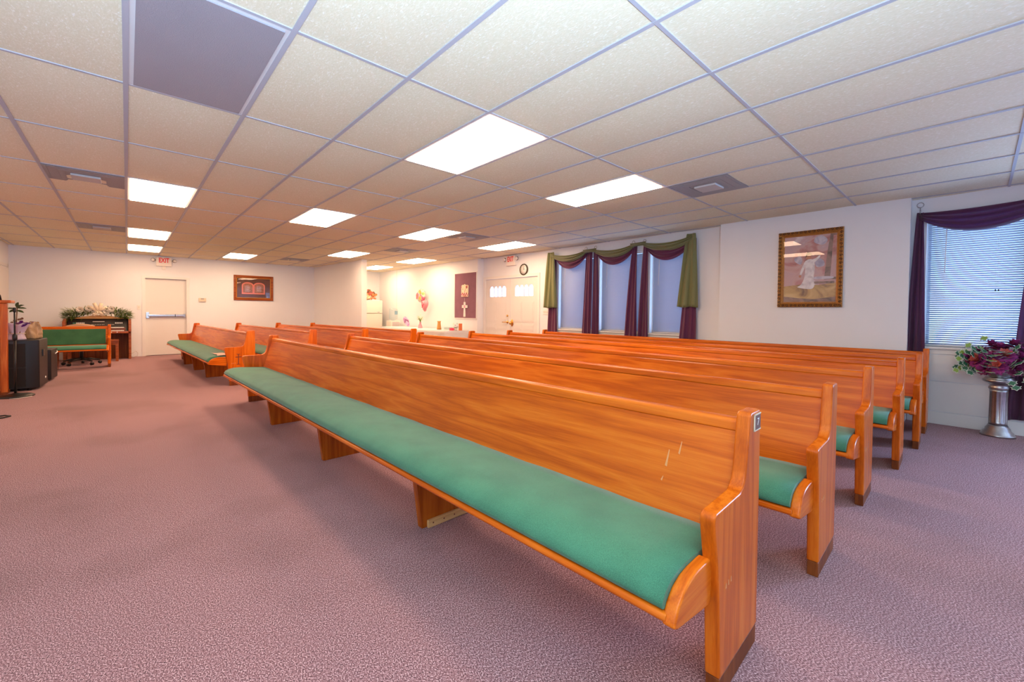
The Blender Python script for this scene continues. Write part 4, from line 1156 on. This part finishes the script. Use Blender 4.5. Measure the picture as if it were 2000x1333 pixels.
# wrapped plant and gift on the speaker
t = thing('wrapped_plant', 'potted plant in lavender wrap on the black loudspeaker', 'potted plant', (-1.20, 9.42, .738))
mb = MB(); mb.smooth = True
def wrap(u, v):
    a = 2 * pi * u; r = .070 + .040 * abs(v - .38) * 2 + (.010 * sin(9 * a) if v > .4 else .005 * sin(7 * a)) + .02 * v * v
    return (r * cos(a), r * sin(a), .235 * v + .012 * sin(6 * a) * v)
mb.grid(wrap, 60, 12); mb.build('foil_wrap', 'lavender_foil', t, solid=.001)
mb = MB(); mb.lathe([(.06, .005), (.08, .15), (.06, .15)], n=16); mb.build('soil_pot', 'hair_brown', t)
mb = MB(); mb.tube([(.092 * cos(2 * pi * k / 24), .092 * sin(2 * pi * k / 24), .09) for k in range(25)], .005, 6); mb.build('tie_cord', 'cream_ribbon', t)
mb = MB(); rr = random.Random(9)
for k in range(16): 
    a = rr.uniform(0, 2 * pi); mb.leaf((.10 + rr.uniform(-.05, .05), -.07, .235), (cos(a), -.3, sin(a) * .5), (0, -.3, 1), .06, .02)
mb.build('bow', 'purple_bow', t, solid=.001)
mb = MB(); mb.tube([(0, 0, .14), (.01, -.01, .3), (.02, -.02, .47)], .006, 6)
mb.cur = 1
for c, d_, L in (((.01, -.02, .47), (.9, -.2, .5), .12), ((.01, -.02, .46), (1, -.1, .05), .14), ((0, -.02, .45), (-.8, -.3, .1), .12), ((.01, -.02, .47), (.2, -.2, .9), .11), ((.01, -.02, .43), (.9, -.3, -.35), .12), ((.0, -.02, .44), (-.6, -.3, -.4), .10), ((.01, -.01, .46), (.5, .3, .6), .11)):
    mb.leaf(c, d_, (0, -.5, 1), L * .72, .024, .12)
mb.build('leafy_stem', ['hair_brown', 'leaf_dark'], t, solid=.001)
mb = MB()
for k in range(14):
    a = rr.uniform(0, 2 * pi); mb.leaf((rr.uniform(-.03, .07), -.03, rr.uniform(.22, .29)), (cos(a), -.3, sin(a)), (0, -1, 0), .035, .014)
mb.build('dried_bloom', 'hair_brown', t, solid=.001)
t = thing('gift_bag', 'crumpled brown paper gift bag on the black loudspeaker', 'bag', (-1.075, 9.66, .738))
mb = MB(); mb.smooth = True
def sack(u, v):
    a = 2 * pi * u; r = .088 + .016 * sin(4 * a + 3 * v) + .010 * sin(9 * a + 6 * v) - .035 * max(0, v - .6)
    return (r * cos(a) * 1.05, r * .75 * sin(a), .235 * v + .02 * sin(5 * a) * v)
mb.grid(sack, 40, 12); mb.build('paper_sack', 'brown_paper', t, solid=.002)
MB().tube([(-.04, 0, .20), (-.01, 0, .255), (.04, 0, .25), (.07, 0, .20)], .005, 6).build('handle', 'hair_brown', t)

# lectern (mostly out of frame), gooseneck, mic stand
t = thing('lectern', 'orange wooden lectern at the left edge of the picture', 'lectern', (-1.437, 9.02, 0))
MB().box(-.22, .195, 0, .185, .03, 1.265).build('body', 'podium_wood', t, .006)
MB().box(.150, .212, -.022, .0, .03, 1.265).build('corner_post', 'podium_wood', t, .006)
MB().box(-.27, .255, -.06, .23, 1.265, 1.305).build('top', 'podium_wood', t, .008)
MB().box(-.24, .205, -.02, .19, 0, .05).build('base_trim', 'oak_dark', t, .004)
MB().tube([(.155, .02, 1.305), (.145, .02, 1.37), (.11, .01, 1.43), (.05, 0, 1.455), (-.02, -.01, 1.44)], .010, 8).build('gooseneck', 'black_metal', t)
t = thing('microphone_stand', 'black microphone stand with a round base in front of the lectern', 'microphone stand', (-1.12, 8.72, 0))
mb = MB(); mb.lathe([(.175, 0), (.18, .012), (.16, .026), (.05, .036), (.025, .05)], n=32); mb.build('round_base', 'pewter' if False else 'black_metal', t)
MB().tube([(0, 0, .04), (0, 0, .80)], .013, 12).build('lower_tube', 'black_metal', t)
mb = MB(); mb.lathe([(.014, .76), (.024, .775), (.024, .83), (.014, .85)], n=14); mb.build('clutch', 'black_plastic', t)
MB().tube([(0, 0, .80), (0, 0, 1.15)], .0085, 12).build('upper_tube', 'black_metal', t)
mb = MB(); mb.lathe([(.012, 1.14), (.016, 1.16), (.016, 1.20), (.010, 1.205)], n=12); mb.build('mic_clip', 'black_plastic', t)
mb = MB(); mb.tube([(-1.36, 7.20, .008), (-1.15, 7.16, .012), (-1.0, 7.19, .014), (-.955, 7.13, .012), (-1.0, 7.08, .01), (-1.2, 7.03, .008), (-1.4, 7.0, .008)], .008, 6)
o = mb.build('floor_cable', 'cord_black'); tag(o, 'black cable lying on the carpet at the left edge', 'cable')
mb = MB(); mb.tube([(-1.14, 8.47, .008), (-1.06, 8.45, .010), (-.99, 8.50, .012), (-.955, 8.575, .010)], .006, 6)
o = mb.build('white_cable', 'cooler_grey'); tag(o, 'short pale cable at the foot of the microphone stand', 'cable')

# ------------------------------------------------------------------ light and camera
w = bpy.data.worlds.new('sky'); SC.world = w; w.use_nodes = True
bg = w.node_tree.nodes['Background']; bg.inputs[0].default_value = (.36, .58, 1.0, 1); bg.inputs[1].default_value = 3.2
def area(name, loc, rot, sx, sy, power, col):
    l = bpy.data.lights.new(name, 'AREA'); l.shape = 'RECTANGLE'; l.size = sx; l.size_y = sy; l.energy = power; l.color = col
    o = bpy.data.objects.new(name, l); COL.objects.link(o); o.location = loc; o.rotation_euler = rot
    return o
# blue area lamp as daylight through the added, unseen window behind the camera
area('daylight', (XW + .5, (extra[0] + extra[1]) / 2, 1.6), (0, radians(78), 0), 1.6, 1.7, 230, (.40, .60, 1.0))
# the photographer's flash, bounced off the ceiling
f = bpy.data.lights.new('bounce_flash', 'SPOT'); f.energy = 1020; f.color = (.52, .74, 1.0); f.spot_size = radians(150); f.spot_blend = 1.0; f.shadow_soft_size = .06
fo = bpy.data.objects.new('bounce_flash', f); COL.objects.link(fo); fo.location = (-.35, -1.0, .95)
fo.rotation_euler = Vector((.12, .50, 1.0)).to_track_quat('-Z', 'Y').to_euler()

F_ = 826.8185
yaw, pitch, roll = .7377551, .0196865, .0106613
fw = Vector((sin(yaw) * cos(pitch), cos(yaw) * cos(pitch), -sin(pitch)))
r = Vector((cos(yaw), -sin(yaw), 0)); u = r.cross(fw)
r2 = r * cos(roll) + u * sin(roll); u2 = -r * sin(roll) + u * cos(roll)
cam = bpy.data.cameras.new('camera'); co = bpy.data.objects.new('camera', cam); COL.objects.link(co)
M = Matrix((r2, u2, -fw)).transposed().to_4x4(); M.translation = (0, 0, 1.21076)
co.matrix_world = M
cam.sensor_width = 36; cam.sensor_fit = 'HORIZONTAL'; cam.lens = F_ / 2000 * 36
cam.shift_x = (1000 - 999.2577) / 2000; cam.shift_y = (626.847 - 666.5) / 2000
cam.clip_start = .05; cam.clip_end = 100
SC.camera = co
SC.view_settings.view_transform = 'Standard'; SC.view_settings.look = 'None'
SC.view_settings.exposure = 0.60; SC.view_settings.gamma = 1
SC.view_settings.use_curve_mapping = False
SC.cycles.use_denoising = True
SC.cycles.max_bounces = 8; SC.cycles.diffuse_bounces = 5; SC.cycles.transparent_max_bounces = 12
